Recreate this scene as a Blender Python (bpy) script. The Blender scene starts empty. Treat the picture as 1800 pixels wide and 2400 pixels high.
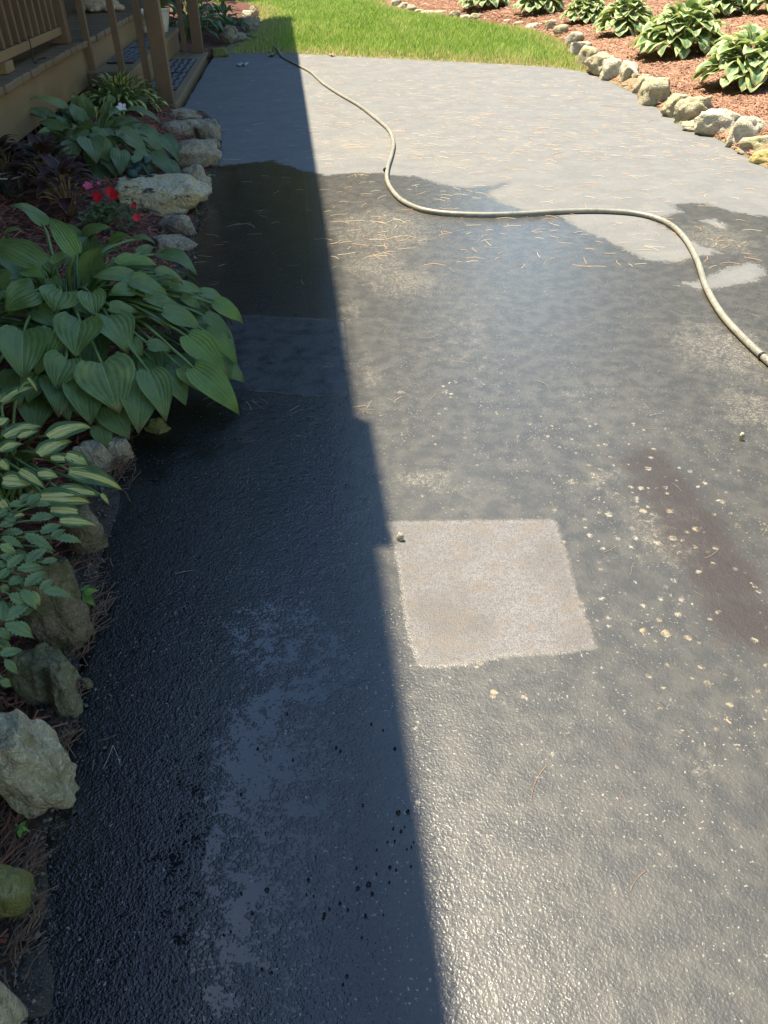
import bpy, bmesh, math, random
import numpy as np
from mathutils import Vector, Matrix, noise
R = math.radians
rnd = random.Random(11)

# ------------------------------------------------------------------ camera, sky, sun, exposure
scene = bpy.context.scene
COL = scene.collection
FPX = 1733.0; PITCH = R(38.0); CAMH = 0.9
cam_d = bpy.data.cameras.new('camera'); cam = bpy.data.objects.new('camera', cam_d); COL.objects.link(cam)
cam.location = (0, 0, CAMH); cam.rotation_euler = (R(90) - PITCH, 0, 0)
cam_d.sensor_fit = 'VERTICAL'; cam_d.sensor_height = 36.0; cam_d.lens = 36.0 * FPX / 2400.0
cam_d.clip_start = 0.02; cam_d.clip_end = 600
scene.camera = cam

YAW = R(6.39)
DV = Vector((-math.sin(YAW), math.cos(YAW), 0)); NV = Vector((math.cos(YAW), math.sin(YAW), 0))
SUNV = (-0.30 * NV + 0.25 * DV + Vector((0, 0, 1))).normalized()
sun_el = math.asin(SUNV.z); sun_az = math.atan2(SUNV.x, SUNV.y)

world = bpy.data.worlds.new("World"); scene.world = world; world.use_nodes = True
wn = world.node_tree; wn.nodes.clear()
sky = wn.nodes.new('ShaderNodeTexSky'); sky.sky_type = 'NISHITA'; sky.sun_disc = False
sky.sun_elevation = sun_el; sky.sun_rotation = sun_az; sky.air_density = 1.0; sky.dust_density = 0.15; sky.ozone_density = 1.0
bg = wn.nodes.new('ShaderNodeBackground'); bg.inputs['Strength'].default_value = 0.15
wo = wn.nodes.new('ShaderNodeOutputWorld')
hs = wn.nodes.new('ShaderNodeHueSaturation'); hs.inputs['Saturation'].default_value = 1.15
wn.links.new(sky.outputs[0], hs.inputs['Color']); wn.links.new(hs.outputs[0], bg.inputs[0]); wn.links.new(bg.outputs[0], wo.inputs[0])

sun_d = bpy.data.lights.new('sun', 'SUN'); sun_d.energy = 4.3; sun_d.angle = R(0.55); sun_d.color = (1.0, 0.95, 0.87)
sun = bpy.data.objects.new('sun', sun_d); COL.objects.link(sun)
sun.rotation_euler = SUNV.to_track_quat('Z', 'Y').to_euler(); sun.location = (0, 0, 8)
vs = scene.view_settings
vs.view_transform = 'Standard'; vs.look = 'None'; vs.gamma = 1.0; vs.exposure = 1.66
vs.use_white_balance = True; vs.white_balance_temperature = 7600; vs.white_balance_tint = 6
try: vs.use_curve_mapping = False
except Exception: pass
try:
    scene.cycles.sample_clamp_direct = 6.0
    scene.cycles.sample_clamp_indirect = 4.0
except Exception: pass

# ------------------------------------------------------------------ where a point of the place lies
CP, SP = math.cos(PITCH), math.sin(PITCH)
def P(x, y, z=0.0):
    u = (x - 900) / FPX; v = (y - 1200) / FPX
    k = (CAMH - z) / (v * CP + SP)
    return Vector((u * k, (CP - v * SP) * k, z))
def H(s, t, z=0.0):                       # house frame: s along the house, t out towards the drive
    p = Vector((0, 5.44, 0)) + DV * (s - 5.44) + NV * t
    return Vector((p.x, p.y, z))
def dist_m(p):                            # metres per photo pixel at p
    return (p.y * CP + (CAMH - p.z) * SP) / FPX

# ------------------------------------------------------------------ object helpers
def link(o, parent=None):
    COL.objects.link(o)
    if parent is not None: o.parent = parent
    return o
def tag(o, label=None, cat=None, group=None, kind=None):
    if label: o['label'] = label
    if cat: o['category'] = cat
    if group: o['group'] = group
    if kind: o['kind'] = kind
    return o
def empty(name, loc, rz=0.0):
    o = bpy.data.objects.new(name, None); o.empty_display_size = 0.05
    o.location = loc; o.rotation_euler = (0, 0, rz)
    return link(o)
def mesh_obj(name, verts, faces, mat, parent=None, smooth=True, uvs=None, local=False):
    """verts in world space; when the parent is an Empty they are moved into its space"""
    me = bpy.data.meshes.new(name)
    if parent is not None and not local:
        mi = (Matrix.Translation(parent.location) @ parent.rotation_euler.to_matrix().to_4x4()).inverted()
        verts = [mi @ Vector(v) for v in verts]
    me.from_pydata([tuple(v) for v in verts], [], faces)
    if mat is not None: me.materials.append(mat)
    if uvs is not None:
        uvl = me.uv_layers.new(name='UVMap')
        li = np.zeros(len(me.loops), dtype=np.int32); me.loops.foreach_get('vertex_index', li)
        uvl.data.foreach_set('uv', np.asarray(uvs, dtype=np.float32)[li].ravel())
    if smooth: me.polygons.foreach_set('use_smooth', [True] * len(me.polygons))
    me.update()
    return link(bpy.data.objects.new(name, me), parent)
def big_mesh(name, V, Fq, mat, smooth=False, attrs=None, parent=None):
    """numpy arrays to a mesh; Fq is (n,3) or (n,4)"""
    me = bpy.data.meshes.new(name); n = len(V); m, k = Fq.shape
    me.vertices.add(n); me.vertices.foreach_set('co', np.asarray(V, dtype=np.float32).ravel())
    me.loops.add(m * k); me.loops.foreach_set('vertex_index', Fq.astype(np.int32).ravel())
    me.polygons.add(m); me.polygons.foreach_set('loop_start', np.arange(0, m * k, k, dtype=np.int32))
    me.polygons.foreach_set('loop_total', np.full(m, k, dtype=np.int32))
    if smooth: me.polygons.foreach_set('use_smooth', np.ones(m, dtype=bool))
    if attrs:
        for an, av in attrs.items():
            a = me.attributes.new(an, 'FLOAT', 'POINT'); a.data.foreach_set('value', np.asarray(av, dtype=np.float32))
    me.materials.append(mat); me.update(); me.validate()
    return link(bpy.data.objects.new(name, me), parent)
def bm_obj(name, bm, mat, parent=None, smooth=False, loc=None):
    me = bpy.data.meshes.new(name); bm.to_mesh(me); bm.free()
    me.materials.append(mat)
    if smooth: me.polygons.foreach_set('use_smooth', [True] * len(me.polygons))
    o = link(bpy.data.objects.new(name, me), parent)
    if loc is not None: o.location = loc
    return o
def add_box(bm, lo, hi, bev=0.0, rot=None, piv=None):
    r = bmesh.ops.create_cube(bm, size=1.0); vs_ = r['verts']
    c = [(a + b) / 2 for a, b in zip(lo, hi)]; s = [b - a for a, b in zip(lo, hi)]
    for v in vs_: v.co = Vector((c[0] + v.co.x * s[0], c[1] + v.co.y * s[1], c[2] + v.co.z * s[2]))
    if bev > 0:
        es = list({e for v in vs_ for e in v.link_edges})
        rb = bmesh.ops.bevel(bm, geom=es, offset=bev, segments=2, affect='EDGES', profile=0.6)
        vs_ = list({v for f in rb['faces'] for v in f.verts} | {v for v in vs_ if v.is_valid})
    if rot is not None: bmesh.ops.rotate(bm, verts=vs_, cent=piv or c, matrix=rot)
def box_part(name, lo, hi, mat, parent, bev=0.003, rot=None, piv=None):
    bm = bmesh.new(); add_box(bm, lo, hi, bev, rot, piv)
    return bm_obj(name, bm, mat, parent)
def tube(pts, rad, seg=8, close=True):
    """returns verts, faces of a tube along pts; rad a number or list"""
    V = []; Fc = []; n = len(pts)
    rr = rad if isinstance(rad, (list, tuple)) else [rad] * n
    up = Vector((0.1, 0.2, 1)).normalized()
    for i, p in enumerate(pts):
        d = (pts[min(i + 1, n - 1)] - pts[max(i - 1, 0)]).normalized()
        a = d.cross(up)
        if a.length < 1e-3: a = d.cross(Vector((1, 0, 0)))
        a.normalize(); b = a.cross(d).normalized()
        for j in range(seg):
            an = 2 * math.pi * j / seg
            V.append(p + (a * math.cos(an) + b * math.sin(an)) * rr[i])
    for i in range(n - 1):
        for j in range(seg):
            k = (j + 1) % seg
            Fc.append((i * seg + j, i * seg + k, (i + 1) * seg + k, (i + 1) * seg + j))
    if close:
        Fc.append(tuple(range(seg - 1, -1, -1))); Fc.append(tuple((n - 1) * seg + j for j in range(seg)))
    return V, Fc
def catmull(pts, m=10):
    out = []; n = len(pts)
    for i in range(n - 1):
        p0 = pts[max(i - 1, 0)]; p1 = pts[i]; p2 = pts[i + 1]; p3 = pts[min(i + 2, n - 1)]
        for k in range(m):
            t = k / m
            out.append(0.5 * ((2 * p1) + (p2 - p0) * t + (2 * p0 - 5 * p1 + 4 * p2 - p3) * t * t + (3 * p1 - p0 - 3 * p2 + p3) * t ** 3))
    out.append(pts[-1].copy()); return out

# ------------------------------------------------------------------ material helpers
class M:
    def __init__(s, name):
        s.m = bpy.data.materials.new(name); s.m.use_nodes = True; s.t = s.m.node_tree
        s.b = s.t.nodes['Principled BSDF']; s.out = s.t.nodes['Material Output']
    def n(s, typ, **kw):
        nd = s.t.nodes.new(typ)
        for k, v in kw.items():
            if k in nd.inputs: s.put(nd.inputs[k], v)
            else: setattr(nd, k, v)
        return nd
    def put(s, sock, v):
        if isinstance(v, bpy.types.NodeSocket): s.t.links.new(v, sock)
        elif isinstance(v, bpy.types.Node): s.t.links.new(v.outputs[0], sock)
        else:
            if isinstance(v, (tuple, list)) and len(v) == 3 and sock.type == 'RGBA': v = (*v, 1)
            sock.default_value = v
    def math(s, op, a, b=0.0, c=0.0, clamp=False):
        nd = s.t.nodes.new('ShaderNodeMath'); nd.operation = op; nd.use_clamp = clamp
        s.put(nd.inputs[0], a); s.put(nd.inputs[1], b)
        if op in ('MULTIPLY_ADD', 'SMOOTH_MIN', 'SMOOTH_MAX'): s.put(nd.inputs[2], c)
        return nd.outputs[0]
    def ramp(s, v, a, b, lo=0.0, hi=1.0):     # smoothstep a..b -> lo..hi
        nd = s.t.nodes.new('ShaderNodeMapRange'); nd.interpolation_type = 'SMOOTHSTEP'
        s.put(nd.inputs['Value'], v); s.put(nd.inputs['From Min'], a); s.put(nd.inputs['From Max'], b)
        s.put(nd.inputs['To Min'], lo); s.put(nd.inputs['To Max'], hi); return nd.outputs[0]
    def mix(s, f, a, b):
        nd = s.t.nodes.new('ShaderNodeMix'); nd.data_type = 'RGBA'
        s.put(nd.inputs[0], f); s.put(nd.inputs[6], a); s.put(nd.inputs[7], b); return nd.outputs[2]
    def mixf(s, f, a, b):
        nd = s.t.nodes.new('ShaderNodeMix'); nd.data_type = 'FLOAT'
        s.put(nd.inputs[0], f); s.put(nd.inputs[2], a); s.put(nd.inputs[3], b); return nd.outputs[0]
    def noise(s, vec, scale, detail=3, rough=0.55, dist=0.0, col=False):
        nd = s.t.nodes.new('ShaderNodeTexNoise'); s.put(nd.inputs['Vector'], vec)
        nd.inputs['Scale'].default_value = scale; nd.inputs['Detail'].default_value = detail
        nd.inputs['Roughness'].default_value = rough; nd.inputs['Distortion'].default_value = dist
        return nd.outputs[1 if col else 0]
    def voro(s, vec, scale, feature='F1', rand=1.0):
        nd = s.t.nodes.new('ShaderNodeTexVoronoi'); nd.feature = feature; s.put(nd.inputs['Vector'], vec)
        nd.inputs['Scale'].default_value = scale; nd.inputs['Randomness'].default_value = rand; return nd
    def attr(s, name):
        nd = s.t.nodes.new('ShaderNodeAttribute'); nd.attribute_name = name; return nd.outputs['Fac']
    def pos(s): return s.t.nodes.new('ShaderNodeNewGeometry').outputs['Position']
    def obj(s): return s.t.nodes.new('ShaderNodeTexCoord').outputs['Object']
    def rand(s): return s.t.nodes.new('ShaderNodeObjectInfo').outputs['Random']
    def bump(s, h, dist, strength=1.0, normal=None):
        nd = s.t.nodes.new('ShaderNodeBump'); s.put(nd.inputs['Height'], h)
        nd.inputs['Distance'].default_value = dist; s.put(nd.inputs['Strength'], strength)
        if normal is not None: s.put(nd.inputs['Normal'], normal)
        return nd.outputs[0]
    def set(s, **kw):
        nm = dict(color='Base Color', rough='Roughness', normal='Normal', coat='Coat Weight', coat_rough='Coat Roughness',
                  coat_normal='Coat Normal', spec='Specular IOR Level', trans='Transmission Weight', metal='Metallic', ior='IOR')
        for k, v in kw.items(): s.put(s.b.inputs[nm[k]], v)
        return s
    def scale(s, vec, sc):
        nd = s.t.nodes.new('ShaderNodeMapping'); s.put(nd.inputs['Vector'], vec); nd.inputs['Scale'].default_value = sc
        return nd.outputs[0]

def wood_mat(name, c, wear=0.25):
    m = M(name); o = m.pos(); r = m.rand()
    g = m.noise(o, 9, 5, 0.65); f = m.noise(m.scale(o, (60, 60, 14)), 1, 3)
    c2 = tuple(x * 0.72 for x in c); c3 = tuple(min(1, x * 1.25 + 0.01) for x in c)
    col = m.mix(m.ramp(g, 0.3, 0.7), c2, c); col = m.mix(m.math('MULTIPLY', m.ramp(f, 0.55, 0.75), wear), col, c3)
    col = m.mix(m.math('MULTIPLY', r, 0.28), col, c2)
    m.set(color=col, rough=m.ramp(g, 0.2, 0.8, 0.5, 0.75), normal=m.bump(m.math('ADD', f, m.noise(o, 150, 2)), 0.0012, 0.7))
    return m.m
def rock_mat(name, c1, c2, moss=None, mossamt=0.0, veins=0.0, wet=0.0, sc=1.0):
    m = M(name); o = m.obj(); r = m.rand()
    off = m.n('ShaderNodeVectorMath', operation='ADD'); m.put(off.inputs[0], o)
    cx = m.n('ShaderNodeCombineXYZ'); m.put(cx.inputs[0], m.math('MULTIPLY', r, 37.0)); m.put(cx.inputs[1], m.math('MULTIPLY', r, 11.0))
    m.put(off.inputs[1], cx.outputs[0]); v = off.outputs[0]
    big = m.noise(v, 14 * sc, 5, 0.6, 0.6); fine = m.noise(v, 160 * sc, 4, 0.7); mid = m.noise(v, 48 * sc, 4, 0.65)
    col = m.mix(m.ramp(big, 0.35, 0.68), c1, c2)
    dk = tuple(x * 0.35 for x in c1)
    col = m.mix(m.math('MULTIPLY', m.ramp(mid, 0.56, 0.72), 0.65), col, dk)
    lt = tuple(min(0.75, x * 1.5 + 0.02) for x in c2)
    col = m.mix(m.math('MULTIPLY', m.ramp(fine, 0.52, 0.66), 0.55), col, lt)
    col = m.mix(m.math('MULTIPLY', m.ramp(m.noise(v, 300 * sc, 2), 0.60, 0.7), 0.6), col, dk)
    if veins > 0:
        st = m.noise(m.scale(v, (12 * sc, 34 * sc, 52 * sc)), 1, 5, 0.7, 1.2)
        col = m.mix(m.math('MULTIPLY', m.ramp(st, 0.57, 0.66), veins), col, (0.035, 0.034, 0.03))
    if moss:
        mm = m.ramp(m.noise(v, 22, 4, 0.6), 0.62 - mossamt * 0.35, 0.72 - mossamt * 0.2)
        col = m.mix(m.math('MULTIPLY', mm, 0.75), col, moss)
    crk = m.voro(v, 26 * sc, 'DISTANCE_TO_EDGE').outputs['Distance']
    h = m.math('ADD', m.math('MULTIPLY', mid, 1.1), m.math('ADD', m.math('MULTIPLY', fine, 0.45), m.math('ADD', m.math('MULTIPLY', big, 1.2), m.ramp(crk, 0.0, 0.10, 0.0, 0.10))))
    m.set(color=col, rough=0.85 - 0.4 * wet, normal=m.bump(h, 0.016 / sc, 0.95))
    return m.m
def leaf_mat(name, base, base2, centre=None, margin=None, vein=1.0, veins=8, rough=0.42, trans=0.25, edge=None, spots=0.0):
    """UV: x across the blade (-1..1 packed to 0..1), y from base to tip"""
    m = M(name); tc = m.n('ShaderNodeTexCoord'); sep = m.n('ShaderNodeSeparateXYZ'); m.put(sep.inputs[0], tc.outputs['UV'])
    u = m.math('ABSOLUTE', m.math('MULTIPLY_ADD', sep.outputs[0], 2.0, -1.0)); v = sep.outputs[1]
    o = m.obj(); r = m.rand(); nz = m.noise(o, 28, 3)
    col = m.mix(m.ramp(nz, 0.3, 0.7), base, base2)
    col = m.mix(m.math('MULTIPLY', r, 0.45), col, base2)
    cx = m.n('ShaderNodeCombineXYZ'); m.put(cx.inputs[0], m.math('MULTIPLY', u, 9.0)); m.put(cx.inputs[1], m.math('MULTIPLY', v, 1.3))
    m.put(cx.inputs[2], m.math('MULTIPLY', r, 40.0)); streak = m.noise(cx.outputs[0], 1.3, 3, 0.7)
    if centre:
        w = m.math('ADD', u, m.math('MULTIPLY', m.math('SUBTRACT', streak, 0.5), 2.1))
        w = m.math('ADD', w, m.math('MULTIPLY', v, 0.12))
        col = m.mix(m.ramp(w, 0.50, 0.57), centre, col)
    if margin:
        w = m.math('ADD', m.math('MAXIMUM', u, m.math('MULTIPLY', m.math('SUBTRACT', v, 0.5), 1.7)), m.math('MULTIPLY', m.math('SUBTRACT', streak, 0.5), 0.7))
        col = m.mix(m.ramp(w, 0.50, 0.60), col, margin)
    if edge: col = m.mix(m.ramp(u, 0.84, 0.94), col, edge)
    col = m.mix(m.math('MULTIPLY', m.ramp(m.math('ADD', r, m.math('MULTIPLY', m.math('SUBTRACT', nz, 0.5), 0.1)), 0.93, 0.97), 0.55), col, tuple(min(1, a_ * 1.2 + b_) for a_, b_ in zip(base2, (0.12, 0.09, 0.0))))
    # curved side veins, midrib
    vv = m.math('SINE', m.math('MULTIPLY', u, math.pi * veins))
    vv2 = m.math('POWER', m.math('MULTIPLY_ADD', vv, 0.5, 0.5), 2.5)
    mid = m.ramp(u, 0.0, 0.06, 1.0, 0.0)
    col = m.mix(m.math('MULTIPLY', mid, 0.45), col, tuple(min(1, x * 1.7 + 0.02) for x in base2))
    col = m.mix(m.math('MULTIPLY', vv2, 0.06), col, tuple(x * 0.55 for x in base))
    if spots > 0:
        vo = m.voro(o, 150); sp = m.math('MULTIPLY', m.ramp(vo.outputs['Distance'], 0.10, 0.17, 1, 0), m.ramp(m.noise(o, 18, 2), 0.52, 0.6))
        col = m.mix(m.math('MULTIPLY', sp, spots), col, (0.35, 0.40, 0.30))
    tipn = m.math('ADD', m.math('ADD', m.math('MULTIPLY', v, 1.0), m.math('MULTIPLY', u, 0.12)), m.math('ADD', m.math('MULTIPLY', nz, 0.25), m.math('MULTIPLY', r, 0.12)))
    col = m.mix(m.ramp(tipn, 1.17, 1.23), col, (0.20, 0.13, 0.06))
    h = m.math('ADD', m.math('MULTIPLY', vv, -0.00034 * vein), m.math('MULTIPLY', m.noise(o, 90, 3), 0.0012))
    h = m.math('SUBTRACT', h, m.math('MULTIPLY', mid, 0.0012))
    drop = m.voro(o, 120)
    dm = m.math('MULTIPLY', m.ramp(drop.outputs['Distance'], 0.0, 0.28, 1, 0), m.ramp(m.noise(o, 25, 2), 0.5, 0.58))
    h = m.math('ADD', h, m.math('MULTIPLY', dm, 0.0009))
    nrm = m.bump(h, 1.0, 0.9)
    m.set(color=col, rough=m.mixf(dm, rough, 0.12), normal=nrm, spec=0.38)
    tr = m.n('ShaderNodeBsdfTranslucent'); m.put(tr.inputs['Color'], m.mix(0.35, col, (0.25, 0.35, 0.05))); m.put(tr.inputs['Normal'], nrm)
    ms = m.n('ShaderNodeMixShader'); ms.inputs[0].default_value = trans
    m.t.links.new(m.b.outputs[0], ms.inputs[1]); m.t.links.new(tr.outputs[0], ms.inputs[2]); m.t.links.new(ms.outputs[0], m.out.inputs[0])
    return m.m
def plain(name, c, rough=0.6, var=0.25, sc=30, bump=0.001, **kw):
    m = M(name); o = m.obj(); n_ = m.noise(o, sc, 4, 0.6)
    col = m.mix(m.ramp(n_, 0.3, 0.7), tuple(x * (1 - var) for x in c), tuple(min(1, x * (1 + var)) for x in c))
    m.set(color=col, rough=rough, normal=m.bump(m.noise(o, sc * 5, 3), bump, 0.7)); m.set(**kw); return m.m
def strand(name, cols, rough=0.7, trans=0.0):
    """colour varies from strand to strand by the 'tint' attribute"""
    m = M(name); t = m.attr('tint'); cr = m.n('ShaderNodeValToRGB'); m.put(cr.inputs[0], t)
    el = cr.color_ramp.elements
    for i, c in enumerate(cols):
        p_ = i / (len(cols) - 1)
        e = el[0] if i == 0 else (el[-1] if i == len(cols) - 1 else el.new(p_))
        e.position = p_; e.color = (*c, 1)
    m.set(color=cr.outputs[0], rough=rough)
    if trans > 0:
        tr = m.n('ShaderNodeBsdfTranslucent'); m.put(tr.inputs['Color'], cr.outputs[0])
        ms = m.n('ShaderNodeMixShader'); ms.inputs[0].default_value = trans
        m.t.links.new(m.b.outputs[0], ms.inputs[1]); m.t.links.new(tr.outputs[0], ms.inputs[2]); m.t.links.new(ms.outputs[0], m.out.inputs[0])
    return m.m

MAT = {}
MAT['deck'] = wood_mat('deck_stain', (0.175, 0.118, 0.062), 0.5)
MAT['fascia'] = wood_mat('fascia_paint', (0.245, 0.158, 0.072), 0.2)
MAT['post'] = wood_mat('post_stain', (0.155, 0.092, 0.048), 0.2)
MAT['tread'] = wood_mat('tread_stain', (0.24, 0.165, 0.088), 0.35)
MAT['soffit'] = wood_mat('soffit_wood', (0.032, 0.025, 0.018), 0.1)
MAT['siding'] = plain('siding', (0.22, 0.17, 0.11), 0.7)
MAT['shingle'] = plain('shingle', (0.07, 0.065, 0.06), 0.9)
MAT['lattice'] = plain('lattice_paint', (0.035, 0.028, 0.02), 0.8)
MAT['rubber'] = plain('mat_rubber', (0.012, 0.012, 0.013), 0.55)
MAT['rubber_top'] = plain('mat_scroll_rubber', (0.17, 0.165, 0.165), 0.6)
MAT['ceramic'] = plain('white_ceramic', (0.62, 0.58, 0.49), 0.35, 0.08)
MAT['beige_stone'] = plain('beige_cast_stone', (0.38, 0.30, 0.20), 0.8, 0.3, 40, 0.003)
MAT['frog'] = plain('frog_green_bronze', (0.010, 0.038, 0.032), 0.38, 0.5, 60, 0.002)
MAT['cord'] = plain('black_cord', (0.01, 0.01, 0.01), 0.5)
MAT['soil'] = plain('dark_soil', (0.03, 0.02, 0.014), 0.95, 0.5, 40, 0.01)
MAT['seed_leaf'] = leaf_mat('seedling_leaf', (0.12, 0.26, 0.035), (0.20, 0.36, 0.05), vein=0.4, veins=4, trans=0.35)
MAT['hosta'] = leaf_mat('hosta_green', (0.085, 0.145, 0.045), (0.135, 0.205, 0.066), vein=0.95, spots=0.55, rough=0.36)
MAT['hosta_young'] = leaf_mat('hosta_bright_green', (0.10, 0.175, 0.035), (0.15, 0.24, 0.05), vein=1.2, spots=0.2)
MAT['hosta_blue'] = leaf_mat('hosta_blue_green', (0.090, 0.140, 0.060), (0.140, 0.200, 0.085), vein=1.2)
MAT['hosta_cream'] = leaf_mat('hosta_cream_centre', (0.040, 0.095, 0.022), (0.065, 0.14, 0.035), centre=(0.62, 0.56, 0.19), vein=0.9, veins=5)
MAT['hosta_margin'] = leaf_mat('hosta_cream_margin', (0.095, 0.19, 0.085), (0.16, 0.27, 0.11), margin=(0.45, 0.50, 0.21), vein=1.0, veins=6, trans=0.3, rough=0.5)
MAT['hosta_white'] = leaf_mat('hosta_white_margin', (0.05, 0.11, 0.05), (0.08, 0.16, 0.07), edge=(0.50, 0.52, 0.38), vein=0.8, veins=6)
MAT['coleus'] = leaf_mat('coleus_burgundy', (0.022, 0.006, 0.007), (0.050, 0.011, 0.012), edge=(0.14, 0.10, 0.075), vein=0.8, veins=4, rough=0.6, trans=0.1)
MAT['impatiens'] = leaf_mat('impatiens_leaf', (0.055, 0.095, 0.035), (0.10, 0.155, 0.06), vein=0.5, veins=4)
MAT['astilbe'] = leaf_mat('astilbe_leaf', (0.11, 0.17, 0.07), (0.17, 0.25, 0.10), vein=0.7, veins=3, rough=0.38)
MAT['stem'] = plain('stem_green', (0.11, 0.18, 0.05), 0.5)
MAT['stem_pale'] = plain('stem_pale', (0.24, 0.16, 0.07), 0.5)
MAT['red'] = plain('red_petal', (0.62, 0.010, 0.018), 0.55, 0.2, 80, 0.0004)
MAT['pink'] = plain('pink_petal', (0.75, 0.10, 0.22), 0.55, 0.15)
MAT['white_petal'] = plain('white_petal', (0.70, 0.62, 0.60), 0.6, 0.1)
MAT['dry_leaf'] = plain('dry_brown_leaf', (0.24, 0.13, 0.07), 0.7, 0.3)
MAT['pale_leaf'] = plain('pale_dry_leaf', (0.40, 0.36, 0.33), 0.7, 0.2)
MAT['green_leaf'] = plain('fallen_green_leaf', (0.16, 0.20, 0.10), 0.6, 0.2)
MAT['bark'] = plain('tree_bark', (0.09, 0.07, 0.05), 0.9, 0.4, 12, 0.02)

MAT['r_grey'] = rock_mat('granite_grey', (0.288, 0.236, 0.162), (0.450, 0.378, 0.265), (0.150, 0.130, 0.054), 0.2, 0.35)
MAT['r_band'] = rock_mat('banded_grey_stone', (0.237, 0.201, 0.151), (0.425, 0.354, 0.259), None, 0, 0.8)
MAT['r_white'] = rock_mat('white_quartz', (0.56, 0.50, 0.38), (0.62, 0.45, 0.21), None, 0, 0.95, sc=0.7)
MAT['r_blackwhite'] = rock_mat('black_and_white_stone', (0.500, 0.425, 0.313), (0.375, 0.319, 0.227), None, 0, 0.95)
MAT['r_beige'] = rock_mat('beige_granite', (0.375, 0.319, 0.200), (0.500, 0.425, 0.281), (0.175, 0.153, 0.054), 0.25)
MAT['r_brown'] = rock_mat('wet_brown_stone', (0.144, 0.112, 0.067), (0.237, 0.183, 0.108), (0.075, 0.077, 0.027), 0.5, 0, 0.4)
MAT['r_green'] = rock_mat('greenish_stone', (0.175, 0.159, 0.086), (0.275, 0.242, 0.135), (0.112, 0.118, 0.032), 0.6, 0, 0.2)
MAT['r_moss'] = rock_mat('mossy_stone', (0.150, 0.142, 0.070), (0.250, 0.224, 0.108), (0.175, 0.177, 0.027), 0.9, 0, 0.2)
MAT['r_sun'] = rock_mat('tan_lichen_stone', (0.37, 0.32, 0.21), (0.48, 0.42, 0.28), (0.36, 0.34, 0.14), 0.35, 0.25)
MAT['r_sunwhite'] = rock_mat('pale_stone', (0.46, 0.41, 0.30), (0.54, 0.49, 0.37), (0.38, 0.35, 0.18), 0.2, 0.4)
MAT['r_yellow'] = rock_mat('yellow_sawn_stone', (0.52, 0.40, 0.14), (0.60, 0.47, 0.18))

# ------------------------------------------------------------------ outlines of the place (metres, from points seen in the photo)
left_px = [(505, 124), (497, 135), (425, 256), (470, 262), (498, 285), (512, 325), (508, 365), (490, 425), (468, 505), (447, 560),
           (438, 610), (415, 700), (370, 850), (330, 960), (296, 1020), (268, 1065), (240, 1140), (228, 1250), (190, 1400), (172, 1550),
           (162, 1700), (128, 1810), (90, 1950), (62, 2100), (42, 2250), (30, 2400)]
LE = [P(*q) for q in left_px] + [Vector((-0.40, 0.0, 0)), Vector((-0.30, -3.0, 0))]
LEY = np.array([p.y for p in LE][::-1]); LEX = np.array([p.x for p in LE][::-1])
right_px = [(1381, 171), (1420, 187), (1457, 205), (1493, 220), (1541, 251), (1583, 278), (1625, 305), (1692, 332), (1722, 353), (1779, 383), (1830, 412)]
RE = [P(*q) for q in right_px] + [Vector((1.95, 3.2, 0)), Vector((2.2, 2.2, 0)), Vector((2.5, 0.5, 0)), Vector((2.6, -3.0, 0))]
REY = np.array([p.y for p in RE][::-1]); REX = np.array([p.x for p in RE][::-1])
far_px = [(505, 124), (550, 127), (640, 126), (727, 129), (815, 134), (900, 138), (1000, 143), (1120, 149), (1200, 153), (1300, 160), (1381, 171)]
FE = [P(*q) for q in far_px]
lawn_r_px = [(1365, 135), (1345, 115), (1310, 92), (1262, 78), (1200, 66), (1130, 56), (1080, 48), (1020, 41), (975, 34), (940, 24), (905, 12)]
LR = [P(*q) for q in lawn_r_px] + [Vector((0.1, 15.4, 0)), Vector((0.2, 19, 0))]
lawn_l_px = [(505, 124), (530, 128), (560, 110), (575, 90), (605, 70), (605, 45), (600, 25)]
LL = [P(*q) for q in lawn_l_px] + [Vector((-2.6, 15, 0)), Vector((-3.5, 19, 0))]

def pip(X, Y, poly):
    inside = np.zeros(X.shape, bool); n = len(poly); j = n - 1
    for i in range(n):
        xi, yi = poly[i][0], poly[i][1]; xj, yj = poly[j][0], poly[j][1]
        c = ((yi > Y) != (yj > Y)) & (X < (xj - xi) * (Y - yi) / (yj - yi + 1e-12) + xi)
        inside ^= c; j = i
    return inside
def pdist(X, Y, pts, closed=False):
    D = np.full(X.shape, 1e9); n = len(pts)
    for i in range(n if closed else n - 1):
        a = pts[i]; b = pts[(i + 1) % n]; dx, dy = b[0] - a[0], b[1] - a[1]; L2 = dx * dx + dy * dy + 1e-12
        t = np.clip(((X - a[0]) * dx + (Y - a[1]) * dy) / L2, 0, 1)
        D = np.minimum(D, np.hypot(X - a[0] - t * dx, Y - a[1] - t * dy))
    return D
def sdist(X, Y, pts):
    d = pdist(X, Y, pts, True); return np.where(pip(X, Y, pts), d, -d)

# right-hand bed: rises gently away from its stone edging
RB = [(p.x, p.y) for p in reversed(RE)] + [(p.x, p.y) for p in LR]
RBP = RB + [(0.2, 40), (30, 40), (30, -3)]
def z_right(X, Y):
    X = np.asarray(X, float); Y = np.asarray(Y, float)
    d = np.where(pip(X, Y, RBP), pdist(X, Y, RB), 0.0)
    return 0.012 + 0.07 * np.clip(d / 0.16, 0, 1) ** 1.5 + 0.14 * np.clip(d - 0.12, 0, 3.0) + 0.05 * np.clip(d - 3.1, 0, 30)
def zr(x, y): return float(z_right(np.array([x]), np.array([y]))[0])
def PT(x, y):                             # a photo point on the right-hand bed
    z = 0.1
    for _ in range(25):
        p = P(x, y, z); z = 0.5 * z + 0.5 * min(0.6, zr(p.x, p.y))
    return P(x, y, z)
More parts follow.
